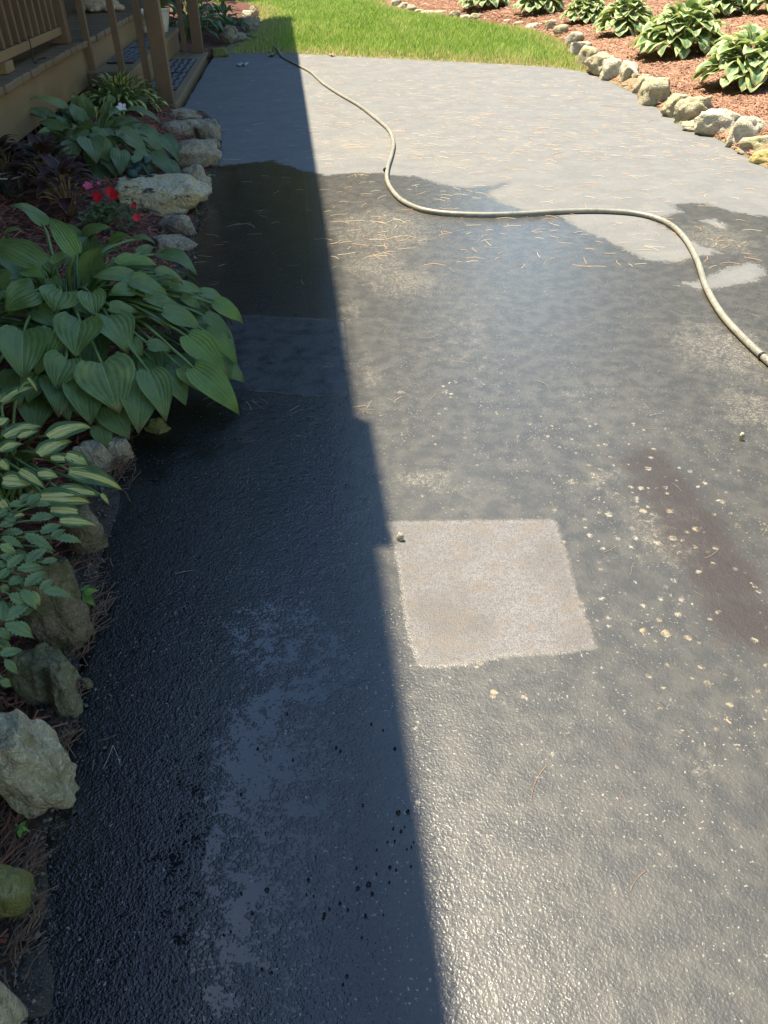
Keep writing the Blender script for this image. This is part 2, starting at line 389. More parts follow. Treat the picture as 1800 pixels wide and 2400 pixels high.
# left-hand bed
def z_left(X, Y):
    X = np.asarray(X, float); Y = np.asarray(Y, float)
    e = np.interp(Y, LEY, LEX); d = np.clip(e - X, 0, 9)
    return 0.002 + 0.05 * np.clip((d - 0.08) / 0.22, 0, 1)
def PL(x, y):
    z = 0.05
    for _ in range(10):
        p = P(x, y, z); z = float(z_left(p.x, p.y))
    return P(x, y, z)

# ------------------------------------------------------------------ GROUND (structure)
def ground_mat():
    m = M('distant_ground'); p = m.pos()
    m.set(color=m.mix(m.ramp(m.noise(p, 1.5, 4), 0.4, 0.6), (0.03, 0.045, 0.015), (0.05, 0.04, 0.025)), rough=0.95)
    return m.m
o = mesh_obj('ground', [(-300, -300, -0.06), (300, -300, -0.06), (300, 300, -0.06), (-300, 300, -0.06)], [(0, 1, 2, 3)], ground_mat(), smooth=False)
tag(o, 'dark green and brown ground stretching beyond the lawn', kind='structure')

def grid_mesh(name, xs, ys, zf, keep, mat, lab):
    X, Y = np.meshgrid(xs, ys); Z = zf(X, Y); nx, ny = len(xs), len(ys)
    I = np.arange(nx * ny).reshape(ny, nx)
    Fq = np.stack([I[:-1, :-1], I[:-1, 1:], I[1:, 1:], I[1:, :-1]], -1).reshape(-1, 4)
    K = keep(X, Y).ravel(); Fq = Fq[K[Fq].any(axis=1)]
    used = np.unique(Fq); mp = np.zeros(nx * ny, int); mp[used] = np.arange(len(used))
    V = np.stack([X.ravel(), Y.ravel(), Z.ravel()], -1)[used]
    o = big_mesh(name, V, mp[Fq], mat, True); tag(o, lab, kind='structure'); return o
def mulch_mat(name, a, b, c):
    m = M(name); p = m.pos()
    n1 = m.noise(p, 60, 5, 0.7, 1.5); n2 = m.noise(m.scale(p, (40, 160, 60)), 1, 4, 0.7, 1.0)
    col = m.mix(m.ramp(n1, 0.35, 0.65), a, b); col = m.mix(m.math('MULTIPLY', m.ramp(n2, 0.52, 0.7), 0.7), col, c)
    m.set(color=col, rough=0.92, normal=m.bump(m.math('ADD', n1, n2), 0.012, 1.0)); return m.m
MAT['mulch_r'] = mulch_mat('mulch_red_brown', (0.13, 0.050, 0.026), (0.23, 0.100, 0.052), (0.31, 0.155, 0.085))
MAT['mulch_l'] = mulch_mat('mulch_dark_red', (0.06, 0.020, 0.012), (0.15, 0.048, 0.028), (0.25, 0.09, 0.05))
def nz(X, Y, sc, amp):
    out = np.zeros(X.shape); fx = X.ravel(); fy = Y.ravel(); o_ = np.empty(fx.shape)
    for i in range(len(fx)): o_[i] = noise.noise(Vector((fx[i] * sc, fy[i] * sc, 3.1)))
    return o_.reshape(X.shape) * amp
grid_mesh('mulch_bed', np.arange(-1.0, 16, 0.09), np.arange(0.0, 24, 0.09),
          lambda X, Y: z_right(X, Y) + nz(X, Y, 5.0, 0.012) - 0.004, lambda X, Y: pip(X, Y, RBP) & ((pdist(X, Y, RB) > 0.07) | (Y > 7.2)), MAT['mulch_r'],
          'sunlit red brown mulch bed sloping up on the right')
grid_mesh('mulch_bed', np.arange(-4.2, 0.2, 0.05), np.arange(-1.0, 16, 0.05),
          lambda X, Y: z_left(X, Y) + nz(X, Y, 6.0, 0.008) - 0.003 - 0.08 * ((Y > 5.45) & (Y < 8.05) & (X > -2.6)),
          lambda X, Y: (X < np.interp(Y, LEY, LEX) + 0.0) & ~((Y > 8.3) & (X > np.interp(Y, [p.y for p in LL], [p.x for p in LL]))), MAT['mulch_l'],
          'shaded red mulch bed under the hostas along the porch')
# strip of dirt along the broken left and right edges of the drive
def dirt_mat():
    m = M('edge_dirt'); p = m.pos(); n1 = m.noise(p, 90, 5, 0.7); n2 = m.noise(p, 14, 3)
    n3 = m.noise(p, 260, 3, 0.7); col = m.mix(m.ramp(n1, 0.35, 0.65), (0.030, 0.022, 0.017), (0.095, 0.070, 0.052)); col = m.mix(m.ramp(n2, 0.5, 0.65), col, (0.085, 0.048, 0.026)); col = m.mix(m.ramp(n3, 0.58, 0.66), col, (0.17, 0.145, 0.12)); n1 = m.math('ADD', n1, n3)
    m.set(color=col, rough=0.8, normal=m.bump(n1, 0.008, 1.0)); return m.m
MAT['dirt'] = dirt_mat()
def ribbon(name, pts, w0, w1, z0, z1, mat, lab, rag=0.015):
    V = []; Fc = []
    C = catmull(pts, 8)
    for i, p in enumerate(C):
        a = C[max(i - 1, 0)]; b = C[min(i + 1, len(C) - 1)]; d = (b - a).normalized(); n_ = Vector((d.y, -d.x, 0))
        r1 = noise.noise(p * 9) * rag + noise.noise(p * 31) * rag * 0.5; r2 = noise.noise(p * 8 + Vector((5, 5, 5))) * rag * 2
        V += [p + n_ * (w0 + r1) + Vector((0, 0, z0)), p + n_ * (w0 * .6 + w1 * .4 + r2 * .3) + Vector((0, 0, z0 * .4 + z1 * .6 + 0.004)), p + n_ * (w1 + r2) + Vector((0, 0, z1))]
    for i in range(len(C) - 1):
        for k in (0, 1): Fc.append((i * 3 + k, i * 3 + k + 1, i * 3 + 4 + k, i * 3 + 3 + k))
    o = mesh_obj(name, V, Fc, mat); tag(o, lab, kind='structure'); return o
ribbon('dirt_strip', [p for p in LE if p.y < 5.2], 0.05, -0.014, 0.0, 0.0045, MAT['dirt'], 'brown dirt and grit along the left edge of the drive')
ribbon('dirt_strip', RE[:-1], 0.012, -0.15, 0.0055, 0.078, mulch_mat('sandy_edge', (0.24, 0.18, 0.09), (0.36, 0.29, 0.16), (0.30, 0.19, 0.10)), 'sandy tan needle strip between the drive and the right stones', 0.02)

# lawn
lawn_poly = [(p.x, p.y) for p in FE] + [(p.x, p.y) for p in LR] + [(p.x, p.y) for p in reversed(LL)]
def lawn_mat():
    m = M('lawn_soil'); p = m.pos(); n1 = m.noise(p, 35, 4)
    m.set(color=m.mix(m.ramp(n1, 0.4, 0.6), (0.10, 0.11, 0.035), (0.22, 0.17, 0.08)), rough=0.95, normal=m.bump(n1, 0.01)); return m.m
grid_mesh('lawn', np.arange(-4, 2.5, 0.08), np.arange(6.8, 19, 0.08), lambda X, Y: -0.004 + 0.02 * np.clip(sdist(X, Y, lawn_poly) / 0.3, 0, 1),
          lambda X, Y: sdist(X, Y, lawn_poly) > -0.12, lawn_mat(), 'green lawn beyond the far end of the drive')

# ------------------------------------------------------------------ DRIVEWAY (structure): one fine sheet with wetness, puddle, patches as attributes
def asphalt_mat():
    m = M('sealed_asphalt'); p = m.pos()
    a_wet = m.attr('wet'); a_pud = m.attr('puddle'); a_patch = m.attr('patch'); a_patch2 = m.attr('patchdark')
    a_dust = m.attr('dust'); a_spot = m.attr('spots'); a_oil = m.attr('oil'); a_sunlit_wet = m.attr('sunlit_wet')
    n_f = m.noise(p, 430, 2, 0.65); n_m = m.noise(p, 135, 3, 0.65); n_l = m.noise(p, 24, 3, 0.6); n_b = m.noise(p, 6, 4, 0.6)
    vo = m.voro(p, 240, 'F1').outputs['Distance']
    h = m.math('ADD', m.math('MULTIPLY', n_f, 0.42), m.math('ADD', m.math('MULTIPLY', vo, 0.28), m.math('MULTIPLY', n_m, 0.42)))   # about 0.25 .. 0.9
    h = m.math('ADD', h, m.math('MULTIPLY', m.math('SUBTRACT', m.noise(p, 45, 3, 0.6), 0.5), 0.7))
    # wetness with ragged edge
    wd = m.math('ADD', a_wet, m.math('MULTIPLY', m.math('SUBTRACT', n_l, 0.5), 0.10))
    wd = m.math('ADD', wd, m.math('MULTIPLY', m.math('SUBTRACT', n_m, 0.5), 0.07))
    wet = m.ramp(wd, -0.005, 0.012)
    damp = m.ramp(wd, -0.03, 0.02)
    # patches with crumbly border
    pd = m.ramp(m.math('ADD', a_patch, m.math('ADD', m.math('MULTIPLY', m.math('SUBTRACT', n_l, 0.5), 0.004), m.math('MULTIPLY', m.math('SUBTRACT', n_f, 0.5), 0.02))), -0.004, 0.006)
    rim = m.ramp(m.math('ABSOLUTE', m.math('SUBTRACT', m.math('ADD', a_patch, m.math('MULTIPLY', m.math('SUBTRACT', n_l, 0.5), 0.012)), 0.003)), 0.0, 0.009, 1.0, 0.0)
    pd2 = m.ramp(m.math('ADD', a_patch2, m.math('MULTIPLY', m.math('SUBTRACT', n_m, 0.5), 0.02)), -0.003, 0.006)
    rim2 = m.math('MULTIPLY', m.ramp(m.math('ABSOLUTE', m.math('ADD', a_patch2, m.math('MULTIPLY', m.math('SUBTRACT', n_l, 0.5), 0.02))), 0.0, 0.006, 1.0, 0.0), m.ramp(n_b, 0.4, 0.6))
    # colours
    dry = m.mix(m.ramp(n_b, 0.35, 0.65), (0.112, 0.112, 0.111), (0.134, 0.133, 0.130))
    dry = m.mix(m.math('MULTIPLY', m.ramp(n_l, 0.5, 0.75), 0.35), dry, (0.19, 0.175, 0.155))
    scuff = m.noise(m.scale(p, (7, 22, 1)), 1, 5, 0.7, 1.5)
    dry = m.mix(m.math('MULTIPLY', m.ramp(scuff, 0.55, 0.70), 0.16), dry, (0.27, 0.25, 0.21))
    dry = m.mix(m.math('MULTIPLY', m.ramp(n_f, 0.55, 0.7), 0.35), dry, (0.30, 0.29, 0.26))
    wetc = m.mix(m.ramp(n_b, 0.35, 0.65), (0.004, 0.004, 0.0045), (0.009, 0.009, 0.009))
    sunlit_wet = m.mix(m.ramp(n_l, 0.35, 0.7), (0.048, 0.045, 0.038), (0.078, 0.071, 0.058))  # sunlight put into the wet colour, paler than on the shaded side
    wetc = m.mix(a_sunlit_wet, wetc, sunlit_wet)
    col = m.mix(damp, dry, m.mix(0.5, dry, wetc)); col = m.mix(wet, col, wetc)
    # tan dust grains caught in the texture
    grain = m.ramp(m.math('ADD', m.math('MULTIPLY', n_m, 0.6), m.math('MULTIPLY', n_f, 0.6)), 0.60, 0.70)
    blot = m.ramp(m.math('ADD', m.noise(p, 17, 5, 0.75), m.math('MULTIPLY', m.math('SUBTRACT', a_dust, 0.5), 0.55)), 0.46, 0.66)
    dm = m.math('MULTIPLY', m.math('MULTIPLY', blot, a_dust), m.math('MULTIPLY_ADD', grain, 1.0, 0.10), clamp=True)
    col = m.mix(dm, col, (0.19, 0.168, 0.130))
    spk = m.math('MULTIPLY', m.ramp(m.noise(p, 210, 2, 0.5), 0.665, 0.70), m.ramp(m.noise(p, 9, 3), 0.35, 0.60))
    col = m.mix(m.math('MULTIPLY', spk, 0.75), col, (0.30, 0.275, 0.225))
    # oil-brown stain
    col = m.mix(m.math('MULTIPLY', m.ramp(m.math('ADD', a_oil, m.math('MULTIPLY', m.math('SUBTRACT', n_l, 0.5), 1.3)), 0.12, 0.75), 0.85), col, (0.034, 0.0235, 0.016))
    # lichen-like tan spots of every size
    spots = None
    for sc_, th in ((17.0, 0.17), (58.0, 0.30)):
        wv = m.n('ShaderNodeVectorMath', operation='ADD'); m.put(wv.inputs[0], p)
        nc = m.n('ShaderNodeVectorMath', operation='SCALE'); m.put(nc.inputs[0], m.noise(p, sc_ * 6, 2, 0.7, col=True)); nc.inputs['Scale'].default_value = 0.75 / sc_
        m.put(wv.inputs[1], nc.outputs[0])
        v_ = m.voro(wv.outputs[0], sc_); cs = m.n('ShaderNodeSeparateColor'); m.put(cs.inputs[0], v_.outputs['Color'])
        rad = m.math('MULTIPLY', m.math('MULTIPLY', m.math('POWER', cs.outputs[0], 2.7), th), m.math('MULTIPLY_ADD', a_spot, 1.4, 0.25))
        s_ = m.ramp(m.math('SUBTRACT', rad, m.math('ADD', v_.outputs['Distance'], m.math('MULTIPLY', m.math('SUBTRACT', n_m, 0.5), 0.16))), -0.01, 0.03)
        spots = s_ if spots is None else m.math('MAXIMUM', spots, s_)
    sc = m.mix(m.ramp(m.noise(p, 5, 1), 0.4, 0.6), (0.27, 0.21, 0.125), (0.27, 0.25, 0.20))
    col = m.mix(m.math('MULTIPLY', spots, m.ramp(n_m, 0.38, 0.60, 0.1, 0.95)), col, sc)
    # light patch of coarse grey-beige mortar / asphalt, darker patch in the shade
    pc = m.mix(m.ramp(m.math('ADD', m.math('MULTIPLY', n_m, 0.3), m.math('MULTIPLY', n_f, 0.7)), 0.38, 0.62), (0.075, 0.070, 0.070), (0.160, 0.151, 0.152))
    pc = m.mix(m.ramp(m.noise(p, 3.3, 3, 0.6), 0.42, 0.62, 0.0, 0.7), pc, (0.072, 0.064, 0.058))
    pc = m.mix(m.math('MULTIPLY', m.ramp(n_l, 0.45, 0.7), 0.5), pc, (0.115, 0.09, 0.066))
    col = m.mix(pd, col, pc)
    col = m.mix(m.math('MULTIPLY', rim, m.math('MULTIPLY', m.ramp(n_m, 0.40, 0.6), 0.22)), col, (0.22, 0.205, 0.185))
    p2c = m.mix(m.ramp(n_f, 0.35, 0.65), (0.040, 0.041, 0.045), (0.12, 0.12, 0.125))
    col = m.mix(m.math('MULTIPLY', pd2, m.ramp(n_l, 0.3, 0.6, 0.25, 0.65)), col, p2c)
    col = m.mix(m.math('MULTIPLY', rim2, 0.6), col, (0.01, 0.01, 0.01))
    # standing water fills the texture up to a level
    lvl = m.math('MAXIMUM', a_pud, m.mixf(wet, 0.0, 0.38))
    sub = m.math('MULTIPLY', m.ramp(m.math('SUBTRACT', lvl, h), -0.02, 0.03), m.math('SUBTRACT', 1.0, m.math('MULTIPLY', a_sunlit_wet, 0.9)))
    smooth_h = m.math('SMOOTH_MAX', h, lvl, 0.05)
    col = m.mix(m.math('MULTIPLY', sub, 0.6), col, (0.012, 0.013, 0.016))
    nopatch = m.math('SUBTRACT', 1.0, m.math('MAXIMUM', pd, m.math('MULTIPLY', pd2, 0.6)))
    coat = m.math('MULTIPLY', wet, nopatch)
    rough = m.mixf(wet, 0.82, m.mixf(a_sunlit_wet, 0.30, 0.42))
    rough = m.mixf(sub, rough, 0.04); rough = m.mixf(pd, rough, 0.55); rough = m.mixf(m.math('MULTIPLY', dm, 0.8), rough, 0.7)
    hh = m.math('ADD', smooth_h, m.math('MULTIPLY', pd, m.math('MULTIPLY', n_f, 0.6)))
    hh = m.math('SUBTRACT', hh, m.math('MULTIPLY', rim2, 0.5)); hh = m.math('ADD', hh, m.math('MULTIPLY', rim, 0.3))
    strength = m.mixf(wet, 0.45, m.mixf(a_sunlit_wet, 0.42, 0.36))
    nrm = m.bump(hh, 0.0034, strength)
    m.set(color=col, rough=rough, normal=nrm, spec=m.mixf(m.math('MULTIPLY', wet, m.math('SUBTRACT', 1.0, a_sunlit_wet)), m.mixf(a_sunlit_wet, 0.5, 0.6), 0.10), coat=m.math('MULTIPLY', coat, m.mixf(a_sunlit_wet, 1.0, 0.38)), coat_rough=m.mixf(sub, m.mixf(a_sunlit_wet, 0.03, 0.12), 0.015), coat_normal=nrm)
    return m.m

def driveway():
    ncol, nr = 300, 380
    s = np.linspace(0, 1, ncol) ** 1.0
    fy = np.interp(s, np.linspace(0, 1, 50), np.interp(np.linspace(0, 1, 50), [(p.x - FE[0].x) / (FE[-1].x - FE[0].x) for p in FE], [p.y for p in FE]))
    r = np.linspace(0, 1, nr); near = 60
    # rows: sparse behind the camera, geometric in front
    yrow = np.concatenate([np.linspace(-3, 0.2, near, endpoint=False), np.geomspace(0.2, 8.4, nr - near)])
    q = (yrow + 3) / (8.4 + 3)
    Y = -3 + (fy[None, :] + 3) * q[:, None]
    rag = np.array([noise.noise(Vector((3.3, float(a_) * 13, 0))) * .014 + noise.noise(Vector((1.3, float(a_) * 41, 0))) * .009 for a_ in Y[:, 0]])[:, None]
    XL = np.interp(Y, LEY, LEX) + rag; XR = np.interp(Y, REY, REX)
    fine = nz(Y, XL, 14, 0.012) + 0
    X = XL + (XR - XL) * s[None, :] + fine * (s[None, :] < 0.004)
    Z = np.full(X.shape, 0.004) - 0.012 * (s[None, :] < 0.002)
    PP = lambda L: [(P(*q_).x, P(*q_).y) for q_ in L]
    main = PP([(300, 400), (480, 395), (560, 386), (640, 378), (700, 400), (765, 412), (833, 407), (892, 408), (925, 413), (978, 416), (1031, 433),
               (1098, 443), (1157, 436), (1191, 426), (1194, 433), (1151, 449), (1141, 459), (1177, 479), (1217, 492), (1316, 509), (1363, 542),
               (1423, 565), (1469, 589), (1515, 612), (1582, 618), (1622, 605), (1688, 595), (1648, 582), (1582, 549), (1542, 526), (1516, 512),
               (1560, 509), (1595, 500), (1569, 479), (1655, 479), (1721, 499), (1800, 509), (1950, 570), (2400, 700)]) + [(4, -4), (-3, -4)]
    wet = sdist(X, Y, main)
    for isl in ([(1582, 668), (1642, 662), (1695, 635), (1754, 618), (1788, 628), (1781, 658), (1735, 668), (1695, 675), (1642, 682)],
                [(1648, 519), (1672, 515), (1700, 530), (1698, 537), (1665, 532)]):
        wet = np.minimum(wet, -sdist(X, Y, PP(isl)))
    wet = np.clip(wet, -1, 1)
    def blobs(L, pw=1):
        out = np.zeros(X.shape)
        for (px, py, rx, ry, a) in L:
            c = P(px, py); k = dist_m(c); ex = rx * k; ey = abs(P(px, py - ry).y - P(px, py + ry).y) / 2
            out = np.maximum(out, a * np.exp(-((((X - c.x) / ex) ** 2 + ((Y - c.y) / ey) ** 2) ** pw) * (1.2 if pw == 1 else 0.7)))
        return out
    pud = blobs([(600, 1700, 110, 90, .64), (640, 1560, 70, 60, .57), (610, 1790, 130, 90, .68), (570, 1880, 90, 90, .66), (580, 2110, 100, 110, .66),
                 (540, 2230, 80, 110, .63), (520, 2330, 80, 90, .60), (640, 1640, 70, 60, .60), (700, 1800, 180, 200, .46), (640, 2250, 200, 200, .45),
                 (760, 1560, 130, 120, .55), (600, 1950, 330, 520, .54), (640, 1500, 200, 150, .54), (720, 1620, 90, 70, .60), (480, 2000, 60, 110, .60)], 1.6) * 1.0
    sunlit_wet = blobs([(1450, 1000, 600, 500, 1), (1100, 700, 400, 300, 1), (1500, 1900, 500, 600, .85), (1750, 1500, 400, 800, .9), (1050, 2000, 220, 400, .55), (1100, 1150, 300, 250, 1),
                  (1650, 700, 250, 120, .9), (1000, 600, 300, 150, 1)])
    # film paints the wet asphalt lighter where sunlit, cut at the shadow edge
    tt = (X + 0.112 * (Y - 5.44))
    sunlit_wet = np.maximum(sunlit_wet, 0.9 * (tt > -0.6)) * np.clip((tt + 0.58) / 0.12, 0, 1)
    dust = blobs([(880, 345, 190, 50, .9), (770, 390, 60, 16, .8), (1060, 385, 110, 30, .8), (1000, 250, 160, 60, .4), (1300, 900, 260, 120, .5), (1100, 800, 200, 160, .55), (1250, 1700, 250, 200, .35), (900, 540, 170, 80, 1), (880, 620, 120, 60, .9), (950, 660, 140, 60, .9), (820, 740, 80, 90, .6), (1700, 820, 200, 110, .9), (1760, 960, 120, 100, .8),
                  (1680, 560, 140, 60, .9), (1350, 600, 200, 60, .35), (1000, 1130, 130, 50, .8), (900, 950, 120, 120, .5), (1150, 1180, 250, 50, .5), (1560, 1250, 160, 150, .8),
                  (1450, 1120, 200, 60, .6), (1150, 1300, 200, 100, .6), (1350, 1750, 200, 120, .4), (1640, 1800, 120, 150, .5), (950, 2280, 60, 80, .2), (870, 880, 60, 80, .6),
                  (140, 1900, 60, 200, .8), (200, 1600, 50, 150, .5), (90, 2250, 90, 150, .8), (620, 600, 150, 80, .25), (690, 640, 80, 50, .35), (700, 840, 120, 60, .3)])
    spots = blobs([(1500, 1200, 350, 300, 1), (1600, 1480, 300, 250, 1), (1200, 1620, 250, 120, .8), (1350, 1050, 300, 120, .7), (1080, 950, 250, 150, .6), (950, 1150, 100, 60, .6),
                   (1450, 1750, 350, 200, .5), (1000, 1900, 80, 250, .5), (1150, 680, 250, 100, .25), (700, 1620, 300, 100, .2), (560, 720, 100, 60, .2), (1200, 2000, 400, 200, .2)])
    oil = blobs([(1560, 1150, 100, 80, .9), (1620, 1240, 110, 90, .9), (1680, 1340, 110, 100, .9), (1740, 1450, 110, 90, .9), (1520, 1090, 80, 50, .8), (430, 620, 90, 80, .6),
                 (870, 560, 90, 60, .3)])
    patch = sdist(X, Y, PP([(905, 1226), (1100, 1223), (1303, 1222), (1330, 1310), (1345, 1370), (1398, 1522), (1330, 1534), (1200, 1540), (1080, 1562), (985, 1566), (955, 1480), (935, 1330), (922, 1270)]))
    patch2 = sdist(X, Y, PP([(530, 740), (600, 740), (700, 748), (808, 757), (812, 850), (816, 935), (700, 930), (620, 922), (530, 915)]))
    I = np.arange(nr * ncol).reshape(nr, ncol)
    Fq = np.stack([I[:-1, :-1], I[:-1, 1:], I[1:, 1:], I[1:, :-1]], -1).reshape(-1, 4)
    V = np.stack([X.ravel(), Y.ravel(), Z.ravel()], -1)
    at = dict(wet=wet.ravel(), puddle=pud.ravel(), sunlit_wet=sunlit_wet.ravel(), dust=dust.ravel(), spots=spots.ravel(), oil=oil.ravel(),
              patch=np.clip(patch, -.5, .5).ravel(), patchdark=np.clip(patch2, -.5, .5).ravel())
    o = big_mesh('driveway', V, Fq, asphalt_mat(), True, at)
    tag(o, 'black sealed asphalt driveway, wet in front and dry grey beyond the hose', kind='structure')
    return o
drive = driveway()

# small round pits in the wet seal coat (raised lip, dark bowl)
def pit_mesh():
    rings = [(0.0, -0.0006), (0.45, -0.0003), (0.75, 0.0004), (0.95, 0.0012), (1.12, 0.0011), (1.35, -0.0012)]
    V = [Vector((0, 0, 0.0002))]; Fc = []; n = 12
    for (r_, z_) in rings[1:]:
        for j in range(n):
            a = 2 * math.pi * j / n; w = 1 + 0.12 * math.sin(3 * a + 1)
            V.append(Vector((r_ * w * math.cos(a), r_ * w * math.sin(a), z_ )))
    for j in range(n): Fc.append((0, 1 + j, 1 + (j + 1) % n))
    for k in range(len(rings) - 2):
        b = 1 + k * n
        for j in range(n): Fc.append((b + j, b + n + j, b + n + (j + 1) % n, b + (j + 1) % n))
    return V, Fc
MAT['pit'] = plain('wet_black_pit', (0.006, 0.006, 0.007), 0.25, 0.2, 80, 0.0003)
pv, pf = pit_mesh(); pit_me = None
pits = [(1245, 605, 12), (945, 620, 12), (920, 598, 9), (1265, 960, 19), (1318, 955, 16), (1280, 1065, 12), (1237, 1048, 8), (1205, 1125, 8), (1145, 1168, 8), (1245, 1120, 8), (1337, 1152, 7),
        (1312, 1165, 7), (1218, 1265, 14), (1335, 1260, 9), (1252, 1280, 8), (1143, 1300, 7), (1032, 1268, 9), (1100, 1358, 22), (1040, 1380, 16), (1120, 1412, 14), (1215, 1348, 9),
        (855, 1525, 15), (850, 1545, 11), (940, 1466, 13), (985, 1500, 10), (1082, 1533, 13), (882, 1497, 9), (1062, 1655, 9), (765, 1335, 13), (755, 1415, 8), (795, 1425, 8),
        (980, 1868, 13), (958, 1915, 10), (507, 1830, 12), (562, 1848, 10), (393, 1410, 10), (453, 1518, 13), (295, 1640, 9), (335, 1620, 8), (392, 860, 10), (648, 412, 8), (1115, 468, 8),
        (1180, 503, 7), (535, 1390, 20), (1068, 920, 8), (1350, 1125, 6), (1300, 1040, 6), (1182, 1528, 6), (680, 668, 8), (485, 605, 10)]
for (zx, zy, d) in pits:
    c = P(400 + zx / 2.37, 1500 + zy / 2.37, 0.004); r_ = d / 2.37 * dist_m(c) / 2 * 1.1
    if pit_me is None:
        ob = mesh_obj('pit', pv, pf, MAT['pit'], None); pit_me = ob.data
    else: ob = link(bpy.data.objects.new('pit', pit_me))
    ob.parent = drive; ob.location = (c.x, c.y, 0.0052); ob.scale = (r_, r_, 1.2); ob.rotation_euler[2] = rnd.random() * 6

# ------------------------------------------------------------------ PORCH, ROOF AND HOUSE
HO = H(5.44, 0, 0)                                   # origin of the house frame: local x = t, local y = s - 5.44
def hlabel(o, *a, **k): return tag(o, *a, **k)
ST = lambda s: s - 5.44
house = empty('house', HO, YAW); tag(house, 'tan sided house wall standing behind the wooden porch', 'house')
box_part('wall', (-6.0, ST(-5), 0), (-3.4, ST(12.1), 5.2), MAT['siding'], house, 0)
for k in range(30): box_part('siding_board', (-3.398, ST(-5), 0.42 + k * 0.15), (-3.385, ST(12.1), 0.555 + k * 0.15), MAT['siding'], house, 0.002)
# roof: its edge casts the long straight shadow
roof = empty('porch_roof', HO, YAW); tag(roof, 'shingled porch roof with dark wooden soffit over the deck', 'roof')
RT = -1.322; RZ = 2.6
box_part('soffit', (-5.2, ST(-4), RZ), (RT - 0.04, ST(12.35), RZ + 0.05), MAT['soffit'], roof, 0)
box_part('gutter', (RT - 0.11, ST(-4), RZ + 0.053), (RT, ST(12.4), RZ + 0.15), MAT['soffit'], roof, 0.01)
box_part('downspout_elbow', (RT + 0.001, ST(1.11 + 0.64), RZ + 0.02), (RT + 0.036, ST(1.55 + 0.65), RZ + 0.14), MAT['soffit'], roof, 0.012)
box_part('gutter_end', (RT + 0.001, ST(11.3), RZ + 0.03), (RT + 0.05, ST(11.95), RZ + 0.14), MAT['soffit'], roof, 0.01)
bmr = bmesh.new(); add_box(bmr, (-5.2, ST(-4), RZ + 0.16), (RT - 0.02, ST(12.4), RZ + 0.2), 0)
for v in bmr.verts: v.co.z += (RT - v.co.x) * 0.45
bm_obj('shingle_slope', bmr, MAT['shingle'], roof)

# deck
DT = -1.82; DZ = 0.40
deck = empty('wooden_porch', HO, YAW); tag(deck, 'brown stained wooden porch deck with a tan fascia on the left', 'porch')
s0 = 1.6; k = 0
while s0 < 9.3:
    w = 0.136; wob = rnd.uniform(-0.004, 0.006)
    box_part('deck_board', (-3.38, ST(s0), DZ - 0.036), (DT + 0.022 + wob, ST(s0 + w), DZ + rnd.uniform(-.001, .001)), MAT['deck'], deck, 0.009); s0 += w + 0.007
box_part('fascia_board', (DT - 0.04, ST(1.6), DZ - 0.038 - 0.19), (DT, ST(5.36), DZ - 0.038), MAT['fascia'], deck, 0.002)
box_part('fascia_board', (DT - 0.04, ST(5.363), 0.05), (DT, ST(9.3), DZ - 0.038), MAT['fascia'], deck, 0.002)
for i in range(46):                                   # lattice slats under the deck
    s_ = 1.7 + i * 0.08
    box_part('lattice_slat', (DT - 0.085, ST(s_), -0.02), (DT - 0.075, ST(s_ + 0.03), 0.19), MAT['lattice'], deck, 0, Matrix.Rotation(R(22), 3, 'X'))
for i in range(46):
    s_ = 1.7 + i * 0.08
    box_part('lattice_slat', (DT - 0.098, ST(s_), -0.02), (DT - 0.088, ST(s_ + 0.03), 0.19), MAT['lattice'], deck, 0, Matrix.Rotation(R(-22), 3, 'X'))
# near-black sheet standing in for the shade under the deck
box_part('underdeck_shade', (DT - 0.14, ST(1.6), -0.05), (DT - 0.12, ST(5.36), 0.17), plain('underdeck_dark', (0.008, 0.007, 0.006), 0.9), deck, 0)

# railing on the deck
rail = empty('deck_railing', H(5.2, -1.9, DZ), YAW); tag(rail, 'brown wooden porch railing of square balusters at the upper left corner', 'railing')
def rl(name, lo, hi, bev=0.003, mat='post'):
    ox, oy = -1.9, 5.2 - 5.44
    return box_part(name, (lo[0] - ox, lo[1] - oy, lo[2] - DZ), (hi[0] - ox, hi[1] - oy, hi[2] - DZ), MAT[mat], rail, bev)
rl('post', (-1.945, ST(5.245), DZ + 0.001), (-1.855, ST(5.335), 1.42), 0.004)
rl('bottom_rail', (-1.92, ST(1.7), 0.447), (-1.88, ST(5.243), 0.485), 0.003, 'fascia')
rl('top_rail', (-1.945, ST(1.7), 1.32), (-1.855, ST(5.243), 1.358))
for i in range(27): rl('baluster', (-1.916, ST(5.15 - i * 0.125), 0.487), (-1.884, ST(5.182 - i * 0.125), 1.318), 0.002)
rl('rail_block', (-1.925, ST(4.05), DZ + 0.001), (-1.865, ST(4.17), 0.446), 0.004, 'fascia')
# black cord looped over the rail
cp = [Vector(c) for c in ((-1.87, ST(4.52), 0.50), (-1.862, ST(4.50), 0.47), (-1.865, ST(4.49), 0.43), (-1.86, ST(4.47), 0.405), (-1.83, ST(4.40), 0.404), (-1.85, ST(4.52), 0.405), (-1.835, ST(4.62), 0.404))]
cw = [HO + NV * c.x + DV * c.y + Vector((0, 0, c.z)) for c in cp]
v_, f_ = tube(catmull(cw, 8), 0.003, 6); o = mesh_obj('power_cord', v_, f_, MAT['cord']); tag(o, 'thin black cord looped over the bottom rail of the porch railing', 'cord')

